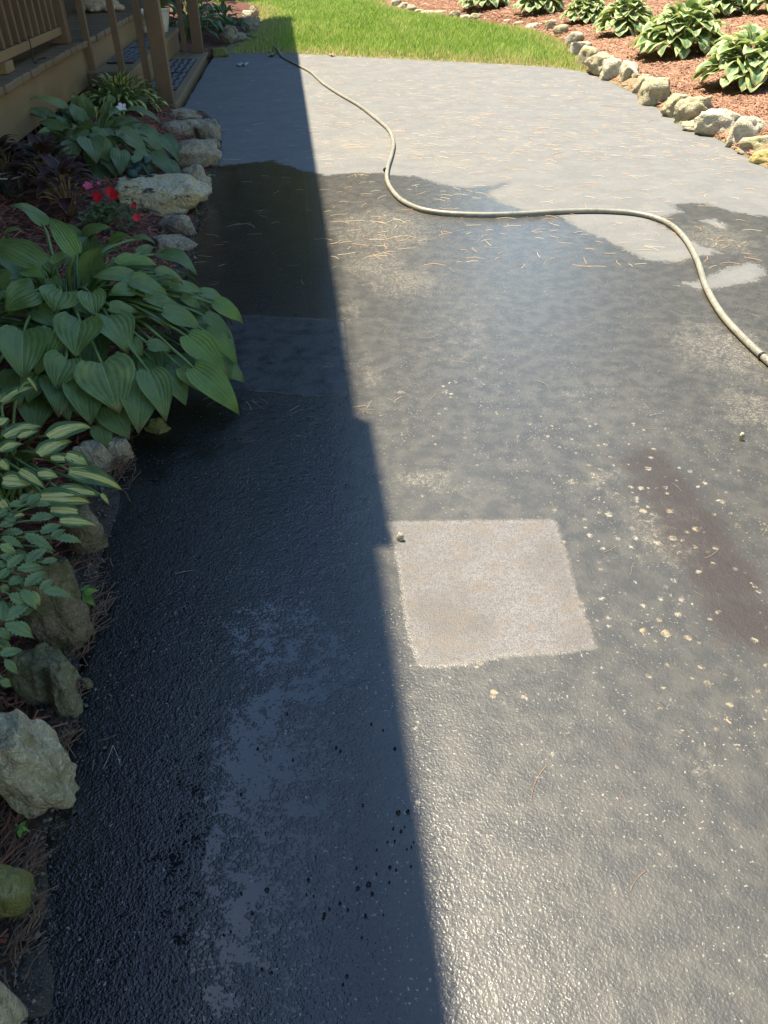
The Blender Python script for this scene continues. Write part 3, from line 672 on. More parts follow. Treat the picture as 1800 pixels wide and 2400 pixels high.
# steps
steps = empty('porch_steps', HO, YAW); tag(steps, 'two tan painted wooden steps going down from the porch to the drive', 'steps')
S0, S1 = 5.40, 8.05
T1, T2 = -1.325, -1.60
box_part('tread', (T1 - 0.135, ST(S0), 0.028), (T1, ST(S1), 0.057), MAT['tread'], steps, 0.004)
box_part('tread', (T2 + 0.002, ST(S0), 0.028), (T1 - 0.138, ST(S1), 0.056), MAT['tread'], steps, 0.004)
box_part('riser', (T1 - 0.03, ST(S0 + .01), -0.03), (T1 - 0.010, ST(S1 - .01), 0.027), MAT['fascia'], steps, 0)
box_part('side_board', (T2 - 0.2, ST(S0 - 0.025), -0.03), (T1 - 0.002, ST(S0 - 0.002), 0.05), MAT['post'], steps, 0.002)
box_part('tread', (DT + 0.003, ST(S0), 0.187), (T2 + 0.012, ST(S1 + .3), 0.222), MAT['tread'], steps, 0.004)
box_part('riser', (T2 - 0.025, ST(S0), 0.0), (T2 - 0.002, ST(S1 + .3), 0.186), MAT['fascia'], steps, 0.002)
box_part('side_board', (DT + 0.002, ST(S0 - 0.028), 0.17), (T2 + 0.008, ST(S0 - 0.003), 0.238), MAT['post'], steps, 0.003)
# stair railings (near and far), handrail out of the picture
def stair_rail(s_, label, far):
    o_ = empty('stair_railing', H(s_, -1.4, 0), YAW); tag(o_, label, 'railing')
    def bx_(name, t, ds, w, z0, z1): box_part(name, (t + 1.4 - w / 2, ds - w / 2, z0), (t + 1.4 + w / 2, ds + w / 2, z1), MAT['post'], o_, 0.004 if w > .06 else 0.002)
    bx_('post', -1.385 if not far else -1.40, 0, 0.092, 0.058, 1.25)
    for (t, z0) in (((-1.80, 0.24), (-1.625, 0.24), (-1.48, 0.058)) if not far else ((-1.52, 0.058), (-1.665, 0.223))): bx_('baluster', t, 0, 0.038, z0, 1.25)
    box_part('handrail', (-0.48, -0.045, 1.252), (0.08, 0.045, 1.29), MAT['post'], o_, 0.004, Matrix.Rotation(R(14), 3, 'Y'))
stair_rail(5.46, 'near stair railing with a thick brown post at the step corner beside the hostas', False)
stair_rail(8.0, 'far stair railing post and baluster at the lawn end of the steps', True)

# rubber doormats with raised scrolls
def doormat(s_a, s_b, t0, t1, z, label):
    c = H((s_a + s_b) / 2, (t0 + t1) / 2, z); o_ = empty('doormat', c, YAW); tag(o_, label, 'doormat', 'black scroll pattern rubber mats on the steps')
    w = (t1 - t0) / 2; l = (s_b - s_a) / 2
    box_part('rubber_base', (-w, -l, 0.001), (w, l, 0.005), MAT['rubber'], o_, 0.001)
    bm = bmesh.new()
    def arc(cx, cy, r_, a0, a1, wd=0.006):
        n = 7; prev = None
        for i in range(n + 1):
            a = a0 + (a1 - a0) * i / n; ca, sa = math.cos(a), math.sin(a)
            q = [bm.verts.new((cx + (r_ - wd) * ca, cy + (r_ - wd) * sa, 0.0052)), bm.verts.new((cx + r_ * ca, cy + r_ * sa, 0.0085)), bm.verts.new((cx + (r_ + wd) * ca, cy + (r_ + wd) * sa, 0.0052))]
            if prev:
                bm.faces.new((prev[0], prev[1], q[1], q[0])); bm.faces.new((prev[1], prev[2], q[2], q[1]))
            prev = q
    rr = random.Random(5); ny = int(l * 2 / 0.05); nx = max(3, int(w * 2 / 0.042))
    for i in range(nx):
        for j in range(ny):
            cx = -w + (i + .5) * 2 * w / nx; cy = -l + (j + .5) * 2 * l / ny; a = (i * 1.9 + j * 1.3) + rr.uniform(-.3, .3)
            arc(cx, cy, 0.016, a, a + 4.0, 0.0048)
    bm_obj('scroll_pattern', bm, MAT['rubber_top'], o_, True)
    for sgn in (-1, 1):
        box_part('border', (-w, sgn * l - 0.007, 0.0055), (w, sgn * l + 0.007, 0.008), MAT['rubber'], o_, 0)
doormat(5.93, 6.70, -1.585, -1.375, 0.058, 'black rubber scroll mat on the lower step, nearer the hostas')
doormat(6.72, 7.50, -1.585, -1.375, 0.058, 'black rubber scroll mat on the lower step, nearer the lawn')
doormat(5.90, 6.72, -1.80, -1.63, 0.223, 'black rubber scroll mat on the upper step, behind the near balusters')
doormat(6.74, 7.50, -1.80, -1.63, 0.223, 'black rubber scroll mat on the upper step, in front of the white figurine')

# white planter with a tapering pot and grassy plant
c = H(7.9, -1.685, 0.223)
pot = empty('planter_pot', c); tag(pot, 'white tapering planter pot on the upper step with drooping green foliage', 'planter')
bm = bmesh.new(); prof = [(0.045, 0), (0.055, 0.004), (0.072, 0.07), (0.088, 0.14), (0.098, 0.165), (0.104, 0.168), (0.104, 0.180), (0.094, 0.180), (0.09, 0.16), (0.0, 0.155)]
prev = None
for (r_, z_) in prof:
    ring = [bm.verts.new((r_ * math.cos(2 * math.pi * j / 24), r_ * math.sin(2 * math.pi * j / 24), z_)) for j in range(24)] if r_ > 0 else [bm.verts.new((0, 0, z_))]
    if prev:
        for j in range(24):
            k2 = (j + 1) % 24
            if len(ring) == 1: bm.faces.new((prev[j], prev[k2], ring[0]))
            else: bm.faces.new((prev[j], prev[k2], ring[k2], ring[j]))
    prev = ring
bm_obj('pot', bm, MAT['ceramic'], pot, True)
def grass_tuft(name, parent, base, n, L, mat, spread=0.6, wd=0.006, rr=rnd):
    V = []; Fc = []
    for i in range(n):
        a = rr.uniform(0, 6.28); d = Vector((math.cos(a), math.sin(a), 0)); l = L * rr.uniform(.6, 1.1); sd = Vector((-d.y, d.x, 0)) * wd; lean = rr.uniform(.2, spread + .4)
        st = base + d * rr.uniform(0, 0.06); pts = []
        for k_ in range(6):
            t = k_ / 5; pts.append(st + d * l * lean * t * (0.5 + t) + Vector((0, 0, l * (t * 1.1 - 0.75 * t * t * lean))))
        b = len(V)
        for k_, q in enumerate(pts):
            w_ = (1 - (k_ / 5) ** 2) + 0.08; V += [q - sd * w_, q + sd * w_]
        for k_ in range(5): Fc.append((b + 2 * k_, b + 2 * k_ + 1, b + 2 * k_ + 3, b + 2 * k_ + 2))
    return mesh_obj(name, V, Fc, mat, parent)
grass_tuft('foliage', pot, c + Vector((0, 0, 0.15)), 90, 0.22, plain('spiky_foliage', (0.13, 0.18, 0.04), 0.5), 0.7)

# blobs fused into one skin (statues)
def fused(name, parts, voxel, mat, parent=None, smooth_it=3):
    bm = bmesh.new()
    for (cc, rad, rot) in parts:
        r_ = bmesh.ops.create_icosphere(bm, subdivisions=3, radius=1.0)
        Mx = Matrix.Translation(cc) @ (rot.to_4x4() if rot else Matrix.Identity(4)) @ Matrix.Diagonal((*rad, 1)) if not isinstance(rad, float) else Matrix.Translation(cc) @ Matrix.Scale(rad, 4)
        bmesh.ops.transform(bm, matrix=Mx, verts=r_['verts'])
    o = bm_obj(name, bm, mat, parent, True)
    md = o.modifiers.new('remesh', 'REMESH'); md.mode = 'VOXEL'; md.voxel_size = voxel; md.use_smooth_shade = True
    ms = o.modifiers.new('smooth', 'SMOOTH'); ms.factor = 0.6; ms.iterations = smooth_it
    return o
c = H(7.55, -1.735, 0.223)
VV = Vector
o = fused('figurine', [(VV((0, 0, .045)), (.055, .052, .045), None), (VV((0.0, -.005, .10)), (.045, .042, .042), None), (VV((.0, -.01, .155)), (.036, .036, .036), None),
                       (VV((.0, -.045, .152)), (.014, .018, .012), None), (VV((-.035, 0, .175)), (.014, .012, .028), None), (VV((.035, 0, .175)), (.014, .012, .028), None),
                       (VV((-.03, -.045, .02)), (.018, .022, .018), None), (VV((.03, -.045, .02)), (.018, .022, .018), None), (VV((.045, -.01, .10)), (.014, .02, .03), None)], 0.005, MAT['ceramic'])
o.location = c; o.rotation_euler[2] = 0.6; tag(o, 'small white ceramic animal figurine of stacked round shapes behind the near stair post', 'figurine')
c = H(7.55, -2.12, DZ + 0.002)
o = fused('stone_statue', [(VV((0, 0, .05)), (.18, .12, .06), None), (VV((-.12, -.06, .028)), (.065, .05, .03), None), (VV((-.02, -.10, .026)), (.06, .055, .028), None), (VV((.09, -.085, .026)), (.06, .05, .028), None),
                           (VV((.17, -.03, .026)), (.05, .045, .026), None), (VV((0, .02, .14)), (.12, .10, .10), None), (VV((-.03, 0, .27)), (.08, .08, .08), None), (VV((-.035, -.155, .02)), (.018, .016, .014), None), (VV((.005, -.155, .02)), (.018, .016, .014), None),
                           (VV((.08, -.135, .02)), (.018, .016, .014), None), (VV((.115, -.13, .02)), (.018, .016, .014), None)], 0.007, MAT['beige_stone'])
o.location = c; o.rotation_euler[2] = YAW + 0.1; tag(o, 'beige carved stone figure with rounded paws on the porch deck', 'statue')

# ------------------------------------------------------------------ ROCKS
def rock(name, x0, y0, x1, y1, mat, label, hfac=0.7, sub=4, seed=0, rot=0.0, cuts=9, cat='stone', group=None, zb=0.0, wfac=1.0, zmax=0.3, onbed=False, squash=0.0, rough=1.0):
    """a stone whose outline in the photo spans x0..x1, y0..y1"""
    rr = random.Random(seed * 7 + 3); cx = (x0 + x1) / 2
    base = P(cx, y1, zb) if not onbed else PT(cx, y1)
    wpx = (x1 - x0); k = dist_m(base); w = wpx * k * wfac * (1.1 if x0 > 900 else 1.22)
    z = 0.02
    for _ in range(60):                       # find the height that gives the stone a believable depth
        back = P(cx, y0, base.z + z); dep = (back.y - base.y)
        if dep <= max(w * 0.75, 0.05) or z >= zmax: break
        z += 0.004
    dep = max(0.03 if cat == 'stone' else w * .6, min(dep, w * (2.2 if cat == 'stone' else .8))); z = max(z, w * (0.28 if cat == 'stone' else 0.12))
    z *= (1.15 if cat == 'stone' else 1.0); dz = -0.35 * z                 # bury the foot
    bm = bmesh.new(); bmesh.ops.create_icosphere(bm, subdivisions=sub, radius=1.0)
    planes = []
    for i in range(cuts):
        n_ = Vector((rr.gauss(0, 1), rr.gauss(0, 1), rr.gauss(0.15, 0.8))).normalized(); planes.append((n_, rr.uniform(0.62, 0.86)))
    planes.append((Vector((rr.uniform(-.25, .25), rr.uniform(-.25, .25), 1)).normalized(), rr.uniform(0.68, 0.8)))
    off = Vector((seed * 3.7, seed * 1.3, seed * 0.7))
    for v in bm.verts:
        co = v.co.copy()
        co += co.normalized() * (noise.noise(co * 1.6 + off) * 0.30)
        for (n_, d_) in planes:
            e = co.dot(n_) - d_
            if e > 0: co -= n_ * e * 0.99
        nn = co.normalized()
        co += nn * (noise.fractal(co * 2.6 + off, 0.9, 2.1, 5) * 0.13 * rough + noise.ridged_multi_fractal(co * 2.1 + off, 1.0, 2.0, 4, 1.0, 2.0) * 0.05 * rough - 0.05)
        v.co = co
    lo = [min(v.co[i] for v in bm.verts) for i in range(3)]; hi = [max(v.co[i] for v in bm.verts) for i in range(3)]
    rm = Matrix.Rotation(rot, 3, 'Z')
    for v in bm.verts:
        q = [(v.co[i] - lo[i]) / (hi[i] - lo[i]) - 0.5 for i in range(3)]
        q = rm @ Vector(q)
        v.co = Vector((q.x * w, q.y * dep, (q.z + 0.5) * (z - dz) + dz))
    o = bm_obj(name, bm, mat, None, True)
    o.location = (base.x, base.y + dep / 2, base.z)
    tag(o, label, cat, group); o['_h'] = z
    return o
GL = 'edging stones along the left bed'; GR = 'edging stones along the right bed and lawn'
L_ROCKS = [
 (-70, 2150, 30, 2480, 'r_beige', 'grey beige edging stone cut off by the bottom left corner', dict(seed=1)),
 (-60, 1995, 60, 2175, 'r_moss', 'yellow mossy edging stone just below the small seedling at the left edge', dict(seed=2)),
 (-60, 1645, 157, 1935, 'r_beige', 'largest beige edging stone at the left edge, speckled granite', dict(seed=14, cuts=7, wfac=0.86)),
 (22, 1498, 160, 1660, 'r_green', 'greenish brown edging stone right behind the largest beige one', dict(seed=4)),
 (118, 1545, 182, 1690, 'r_green', 'narrow green brown stone wedged against the greenish boulder beside the drive', dict(seed=5)),
 (70, 1290, 196, 1540, 'r_brown', 'tall brown edging stone below the serrated leaves, beside a green seedling', dict(seed=6, rot=0.2)),
 (150, 1170, 235, 1310, 'r_brown', 'dark wet brown edging stone under the cream striped hosta leaves', dict(seed=7)),
 (185, 1030, 255, 1115, 'r_grey', 'small grey stone behind the striped hosta, left of the needle pile', dict(seed=8)),
 (235, 1015, 302, 1090, 'r_grey', 'small grey stone between the needle pile and the big hosta leaves', dict(seed=9)),
 (340, 975, 392, 1022, 'r_moss', 'small yellowish stone shaded beneath the big green hosta', dict(seed=10)),
 (355, 540, 446, 600, 'r_band', 'grey banded stone just behind the big green hosta', dict(seed=11)),
 (374, 498, 448, 560, 'r_band', 'dark grey banded stone directly below the large white stone', dict(seed=12)),
 (275, 404, 468, 520, 'r_white', 'large white and yellow quartz stone carrying the frog figure', dict(seed=21, cuts=10, rot=-0.35)),
 (425, 388, 490, 478, 'r_blackwhite', 'black and cream mottled stone to the right of the large white stone', dict(seed=22)),
 (398, 325, 502, 402, 'r_grey', 'pointed grey granite stone in front of the flat grey slab', dict(seed=15, rot=0.4)),
 (470, 345, 505, 378, 'r_brown', 'small brown stone between the pointed grey stone and the asphalt', dict(seed=16)),
 (383, 284, 480, 330, 'r_grey', 'flat light grey granite slab in the left row', dict(seed=17, cuts=6)),
 (460, 290, 512, 332, 'r_grey', 'grey stone beside the flat slab at the drive edge', dict(seed=18)),
 (478, 325, 512, 352, 'r_grey', 'small speckled grey stone squeezed below the slab', dict(seed=19)),
 (398, 254, 464, 290, 'r_grey', 'squarish grey stone at the foot of the thick stair post', dict(seed=20)),
 (466, 276, 506, 302, 'r_band', 'thin dark flat stone next to the asphalt near the step corner', dict(seed=13)),
 (496, 112, 532, 136, 'r_moss', 'mossy block at the lawn end of the steps', dict(seed=24)),
 (518, 62, 556, 102, 'r_grey', 'grey stone under white edged hosta leaves by the lawn', dict(seed=25)),
 (540, 76, 574, 98, 'r_grey', 'small grey stone low at the lawn corner left of the drive', dict(seed=26)),
 (572, 42, 606, 72, 'r_grey', 'mottled grey stone at the far left bed where the shadow meets the lawn', dict(seed=27)),
 (566, 26, 592, 46, 'r_sunwhite', 'sunlit pale stone at the far end of the left bed', dict(seed=28)),
 (585, 16, 604, 42, 'r_grey', 'far grey stone in line with the lawn edge of the left bed', dict(seed=29)),
]
rocks = {}
for i, (a, b, c_, d, m_, lab, kw) in enumerate(L_ROCKS):
    sub = 5 if (c_ - a) > 120 else 4
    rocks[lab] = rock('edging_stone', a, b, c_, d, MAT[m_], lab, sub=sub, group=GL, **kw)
R_ROCKS = [
 (1779, 348, 1840, 392, 'r_yellow', 'yellow sawn edged stone at the right edge of the photo', dict(seed=31, cuts=12, rough=.3)),
 (1747, 313, 1822, 370, 'r_sun', 'wide flat topped tan stone just behind the yellow one', dict(seed=32)),
 (1712, 276, 1788, 352, 'r_sunwhite', 'peaked pale stone with dark speckles between two blocky stones', dict(seed=33, rot=.5)),
 (1648, 256, 1738, 326, 'r_sunwhite', 'blocky white topped stone with grey face, wide trapezoid', dict(seed=34, cuts=11)),
 (1608, 280, 1662, 312, 'r_sun', 'low yellow stone tucked in front of the ridge shaped tan stone', dict(seed=35)),
 (1595, 225, 1662, 296, 'r_sun', 'ridge shaped tan and cream stone leaning towards the mulch', dict(seed=36, rot=.3)),
 (1562, 221, 1622, 280, 'r_sun', 'long sloping tan stone left of the ridge shaped one', dict(seed=37)),
 (1512, 180, 1570, 252, 'r_sun', 'steep yellow grey stone streaked with lichen', dict(seed=38)),
 (1489, 176, 1532, 222, 'r_sun', 'short grey green stone right of the upright white stone', dict(seed=39)),
 (1468, 134, 1511, 206, 'r_sunwhite', 'upright white pointed stone, tallest of the right row', dict(seed=40, rot=.3, cuts=11)),
 (1456, 160, 1474, 203, 'r_sun', 'narrow tan stone hidden beside the upright white stone', dict(seed=41)),
 (1417, 135, 1464, 193, 'r_sunwhite', 'rounded pale stone left of the upright white stone', dict(seed=42)),
 (1389, 121, 1444, 184, 'r_sun', 'tall beige slab shaped stone near the corner of the drive', dict(seed=43, cuts=11)),
 (1362, 110, 1402, 162, 'r_sun', 'grey tan stone at the corner where lawn meets drive', dict(seed=44)),
 (1340, 98, 1384, 134, 'r_sunwhite', 'cream stone at the right end of the lawn', dict(seed=45)),
 (1327, 76, 1366, 112, 'r_sunwhite', 'pale jagged stone half in the lawn grass', dict(seed=46)),
 (1301, 60, 1332, 90, 'r_sun', 'rounded tan stone behind the lawn corner', dict(seed=47)),
 (1279, 48, 1306, 80, 'r_sun', 'upright tan stone standing above the grass', dict(seed=48)),
 (1237, 54, 1274, 74, 'r_sunwhite', 'low white stone above the lawn, long and flat', dict(seed=49)),
 (1205, 50, 1238, 66, 'r_sun', 'flat tan stone half buried in mulch beyond the lawn', dict(seed=50)),
 (1180, 46, 1204, 62, 'r_sun', 'small tan stone just left of the half buried flat one', dict(seed=51)),
 (1150, 37, 1170, 55, 'r_sunwhite', 'small rounded pale stone mid way along the lawn edge', dict(seed=52)),
 (1130, 41, 1152, 54, 'r_sun', 'low tan stone left of the small rounded pale one', dict(seed=53)),
 (1100, 32, 1130, 52, 'r_sun', 'yellowish hump shaped stone beyond the middle of the lawn', dict(seed=54)),
 (1077, 35, 1101, 50, 'r_sunwhite', 'flat white stone between two hump shaped stones', dict(seed=55)),
 (1056, 27, 1082, 46, 'r_sun', 'hump shaped tan stone with grass in front', dict(seed=56)),
 (1022, 28, 1058, 42, 'r_sun', 'flat long tan stone far along the lawn', dict(seed=57)),
 (988, 26, 1020, 40, 'r_sunwhite', 'broad low pale stone far along the lawn', dict(seed=58)),
 (972, 22, 992, 36, 'r_sun', 'small low stone far along the lawn, left of the broad pale one', dict(seed=59)),
 (954, 12, 974, 32, 'r_sun', 'far grey tan upright stone where the lawn narrows', dict(seed=60)),
 (935, 7, 958, 25, 'r_sun', 'far tan stone near the top of the photo', dict(seed=61)),
 (918, 0, 940, 18, 'r_sun', 'farthest visible tan stone at the top edge of the lawn', dict(seed=62)),
]
for (a, b, c_, d, m_, lab, kw) in R_ROCKS:
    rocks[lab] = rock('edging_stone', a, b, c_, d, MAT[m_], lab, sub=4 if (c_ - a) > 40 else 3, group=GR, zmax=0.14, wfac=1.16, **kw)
# little loose stones
for i, (x, y, w_, m_, lab) in enumerate([(160, 1812, 34, 'r_grey', 'small rough grey pebble beside the largest beige stone'), (240, 1275, 22, 'r_brown', 'small brown pebble in the dirt left of the wet asphalt'),
        (1738, 1030, 13, 'r_grey', 'tiny grey pebble alone on the right side of the wet drive'), (75, 2110, 24, 'r_brown', 'small dark pebble in the dirt below the mossy stone'),
        (205, 1610, 22, 'r_brown', 'small dark pebble on the asphalt by the greenish boulder'), (938, 1265, 16, 'r_sunwhite', 'small white pebble at the corner of the square patch')]):
    rock('pebble', x - w_ / 2, y - w_ * .4, x + w_ / 2, y + w_ * .3, MAT[m_], lab, sub=3, seed=80 + i, cat='pebble', zb=0.004, zmax=0.004 + w_ * 0.00012)

# ------------------------------------------------------------------ LEAVES AND PLANTS
def leaf_geo(base, tip, width, up, arch=0.18, cup=0.22, heart=0.28, nl=13, nw=8, power=0.62, wave=0.03, twist=0.0, serr=0.0, seed=0, tipdroop=0.15, rnd_=0.9):
    """blade from base to tip; returns verts, faces, uvs"""
    d = tip - base; L = d.length; d.normalize()
    side = d.cross(up)
    if side.length < 1e-4: side = d.cross(Vector((0, 1, 0.1)))
    side.normalize(); nrm = side.cross(d).normalized()
    if twist: q = Matrix.Rotation(twist, 3, d); side = q @ side; nrm = q @ nrm
    V = []; U = []; Fc = []; ph = seed * 1.7
    for i in range(nl + 1):
        t = i / nl
        prof = math.sin(math.pi * min(1, max(0, t)) ** power) if 0 < t < 1 else 0.0
        # smooth widest-low outline with a drawn-out point
        hw = width * 0.5 * max(prof ** rnd_ * (1 - 0.18 * t), 0.012 if i in (0, nl) else 0)
        if i == 0: hw = width * 0.5 * (0.55 if heart > 0.1 else 0.10)
        if serr > 0 and 0 < i < nl: hw *= 1 + serr * (1 if i % 2 else -1)
        c = base + d * (L * t) + nrm * (arch * L * math.sin(math.pi * t) - tipdroop * L * max(0, t - 0.7) ** 2 * 4)
        for j in range(nw + 1):
            u = -1 + 2 * j / nw; au = abs(u)
            back = heart * width * 0.75 * au ** 1.3 * (1 - t) ** 2.2
            p_ = c + side * (u * hw) - d * back + nrm * (cup * hw * au ** 1.4)
            if i == 0 and heart > 0.1: p_ += d * (heart * width * 0.55 * au ** 4) 
            p_ += nrm * (wave * width * math.sin(t * 9 + u * 2.5 + ph) * au * 1.2)
            V.append(p_); U.append(((u + 1) / 2, t))
    for i in range(nl):
        for j in range(nw):
            a = i * (nw + 1) + j; Fc.append((a, a + 1, a + nw + 2, a + nw + 1))
    return V, Fc, U
def petiole_geo(root, base, d_in, rad=0.004, seg=5):
    mid = root.lerp(base, 0.55) + Vector((0, 0, 0.25 * (base - root).length))
    pts = [root.lerp(mid, 0.0), root.lerp(mid, 0.5) + Vector((0, 0, 0.02)), mid, base.lerp(mid, 0.35) + Vector((0, 0, 0.004)), base + d_in * 0.01]
    pts = catmull(pts, 3); n = len(pts)
    return tube(pts, [rad * (1.35 - 0.6 * i / n) for i in range(n)], seg, False)
def add_leaf(parent, base, tip, w, up, mat, root=None, prad=0.004, stem_uv=(0.5, 0.02), name='leaf', stemmat=None, **kw):
    V, Fc, U = leaf_geo(base, tip, w, up, **kw)
    o = mesh_obj(name, V, Fc, mat, parent, True, U)
    if root is not None:
        v2, f2 = petiole_geo(root, base, (tip - base).normalized(), prad)
        mesh_obj('stalk', v2, f2, stemmat or MAT['stem'], parent)
    return o
def dome_pt(x, y, C, Rr, Hh, lift=0.0):
    """point of the photo on a plant's dome-shaped crown"""
    z = C.z + Hh * 0.5
    for _ in range(30):
        p_ = P(x, y, z); r2 = ((p_.x - C.x) ** 2 + (p_.y - C.y) ** 2) / (Rr * Rr)
        z = 0.6 * z + 0.4 * (C.z + Hh * max(0.04, 1 - r2 ** 0.9) + lift)
    p_ = P(x, y, z); r2 = ((p_.x - C.x) ** 2 + (p_.y - C.y) ** 2) / (Rr * Rr)
    if r2 > 0.45 and p_.y > C.y + 0.3 * Rr:      # behind the crown: stand it upright over the back half
        Yb = C.y + 0.42 * Rr; v = (y - 1200) / FPX; k = Yb / (CP - v * SP); zz = CAMH - (v * CP + SP) * k
        if zz < C.z + Hh * 2.0: p_ = P(x, y, zz)
        else: p_ = P(x, y, C.z + Hh * 1.6)
    return p_
def spiral_hosta(root_o, C, Rr, Hh, n, L, W, mats, seed, stalkmat=None, inner=0.15, lowz=0.0, flop=1.0, nl=9, nw=6, prad=0.003, up0=1.15, heart=0.25, slopez=None, rnd_=0.9):
    rr = random.Random(seed)
    for i in range(n):
        f = ((i + .5) / n) ** 0.6; a = i * 2.39996 + rr.uniform(-.3, .3)
        d = Vector((math.cos(a), math.sin(a), 0)); br = Rr * (inner + 0.62 * f) * rr.uniform(.85, 1.08)
        z = Hh * (1 - 0.75 * f ** 1.8) * rr.uniform(.82, 1.08) + lowz
        base = C + d * br + Vector((0, 0, z)); pitch = up0 * (1 - f) ** 1.2 - 0.75 * f * flop + rr.uniform(-.2, .2)
        l = L * rr.uniform(.75, 1.12) * (0.75 + 0.35 * f); w = W * rr.uniform(.85, 1.1) * (0.72 + 0.35 * f)
        dd = (Matrix.Rotation(rr.uniform(-.45, .45), 3, 'Z') @ d) * math.cos(pitch) + Vector((0, 0, math.sin(pitch)))
        tip = base + dd * l
        if tip.z < C.z + 0.012: tip.z = C.z + 0.012
        up = (Vector((0, 0, 1)) - d * 0.2 + Vector((rr.uniform(-.25, .25), rr.uniform(-.25, .25), 0)))
        add_leaf(root_o, base, tip, w, up, mats[i % len(mats)], C + d * 0.03 * rr.random(), prad, arch=rr.uniform(.10, .22), cup=rr.uniform(.05, .4), heart=heart, nl=nl, nw=nw, wave=rr.uniform(.02, .06), seed=i, stemmat=stalkmat, rnd_=rnd_)
def px_leaves(root_o, L, C, Rr, Hh, sc, ox, oy, mats, seed, root_pt, prad=0.004, upz=1.0, lift=0.0, heart=0.28, stalk=True, stemmat=None, wmul=1.0, lmul=1.0, **kw):
    """leaves given as base, tip and width where the photo shows them, lying on the crown's dome"""
    rr = random.Random(seed)
    for i, e in enumerate(L):
        (bx, by, tx, ty, w) = e[:5]; mt = mats[e[5]] if len(e) > 5 else mats[0]; dz = e[6] if len(e) > 6 else 0.0
        b = dome_pt(ox + bx / sc, oy + by / sc, C, Rr, Hh, lift + dz); 
        t = dome_pt(ox + tx / sc, oy + ty / sc, C, Rr, Hh, lift + dz - 0.012)
        ww = w / sc * dist_m(b) * wmul
        want = math.hypot(tx - bx, ty - by) / sc * dist_m(b)
        if (t - b).length > want * 1.35:      # keep the blade turned towards the light, not edge-on
            ld = want * 1.2; D = (t - Vector((0, 0, CAMH))).normalized(); oc = Vector((0, 0, CAMH)) - b
            bq = D.dot(oc); disc = bq * bq - (oc.length_squared - ld * ld)
            sq = math.sqrt(max(0, disc)); c1_ = Vector((0, 0, CAMH)) + D * (-bq - sq); c2_ = Vector((0, 0, CAMH)) + D * (-bq + sq)
            t = c1_ if (c1_ - t).length < (c2_ - t).length else c2_
            if t.z < C.z + 0.01: t = c1_
        t = b + (t - b) * lmul
        Lp = (t - b).length
        if Lp > ww * 2.6: t = b + (t - b) * (ww * 2.6 / Lp)
        out = Vector((b.x - C.x, b.y - C.y, 0)); out = out.normalized() if out.length > 1e-4 else Vector((0, -1, 0))
        view = (Vector((0, 0, CAMH)) - b).normalized()
        up = Vector((0, 0, 0.9)) + out * 0.25 + view * 0.5 + Vector((rr.uniform(-.15, .15), rr.uniform(-.15, .15), 0))
        rt = root_pt + Vector((rr.uniform(-.03, .03), rr.uniform(-.03, .03), 0))
        add_leaf(root_o, b, t, ww, up, mt, rt if stalk else None, prad, arch=rr.uniform(.06, .14), cup=rr.uniform(.02, .26), heart=heart, wave=rr.uniform(.015, .04), seed=i + seed, stemmat=stemmat, **kw)

# ---- the big green hosta
C1 = Vector((-0.78, 1.74, 0.05)); h1 = empty('hosta', C1)
tag(h1, 'biggest hosta, broad wet green leaves spilling over the drive', 'hosta plant')
mg = [MAT['hosta'], MAT['hosta_young']]
BIG = [(660, 1110, 770, 1425, 325), (905, 1180, 900, 1560, 250, 0, -.02), (545, 1210, 590, 1510, 225, 0, -.03), (525, 835, 487, 1065, 265), (705, 805, 830, 1040, 225, 0, -.01),
 (150, 905, 150, 1212, 265), (355, 905, 300, 1092, 175, 1, -.02), (435, 1085, 362, 1275, 215, 0, -.01), (225, 640, 20, 768, 205), (405, 650, 358, 778, 225), (275, 470, -70, 330, 165), (290, 215, 65, 75, 120, 0, .03),
 (490, 400, 312, 150, 120, 1, .03), (540, 320, 722, 225, 130, 0, .02), (525, 350, 438, 200, 100), (712, 350, 855, 285, 125, 1, .02), (868, 545, 588, 548, 100, 0, .01), (852, 575, 1105, 692, 130, 0, .01), (1095, 608, 1345, 660, 95),
 (865, 630, 695, 665, 105), (710, 745, 900, 775, 80), (942, 675, 1222, 790, 95), (1062, 775, 1322, 900, 130), (1218, 935, 1474, 1205, 175, 1), (1255, 1140, 1557, 1440, 185, 1), (1335, 895, 1588, 1180, 95, 1), (972, 1165, 1078, 1482, 185),
 (960, 1000, 1120, 1030, 90, 0, -.01), (522, 395, 835, 365, 85), (762, 470, 1062, 500, 110, 1), (1035, 400, 1282, 525, 135), (1010, 520, 1190, 572, 75), (592, 655, 622, 812, 150), (490, 705, 592, 805, 95, 0, -.02), (370, 1250, 450, 1480, 165, 0, -.05),
 (700, 1395, 840, 1600, 180, 0, -.06), (1390, 720, 1582, 852, 120, 1), (1175, 1140, 1295, 1292, 100, 0, -.03), (845, 965, 925, 1066, 95, 0, -.02), (240, 770, 392, 885, 125, 0, -.03), (350, 470, 515, 400, 90), (1310, 650, 1475, 720, 95),
 (20, 290, 150, 240, 80), (60, 560, -30, 600, 120), (150, 500, 300, 560, 90, 1), (300, 1060, 230, 1185, 110, 0, -.03), (650, 1520, 690, 1660, 120, 0, -.07), (250, 1190, 180, 1370, 150, 0, -.05), (900, 400, 1010, 350, 70), (870, 300, 1010, 330, 60),
 (330, 560, 400, 650, 90, 0, -.03), (1180, 680, 1310, 760, 80, 0, -.02), (1330, 800, 1500, 940, 90, 0, -.02), (1400, 930, 1510, 1050, 90, 0, -.02), (1460, 1060, 1490, 1215, 80, 0, -.03), (560, 420, 660, 480, 80, 0, -.03), (760, 850, 860, 900, 80, 0, -.04)]
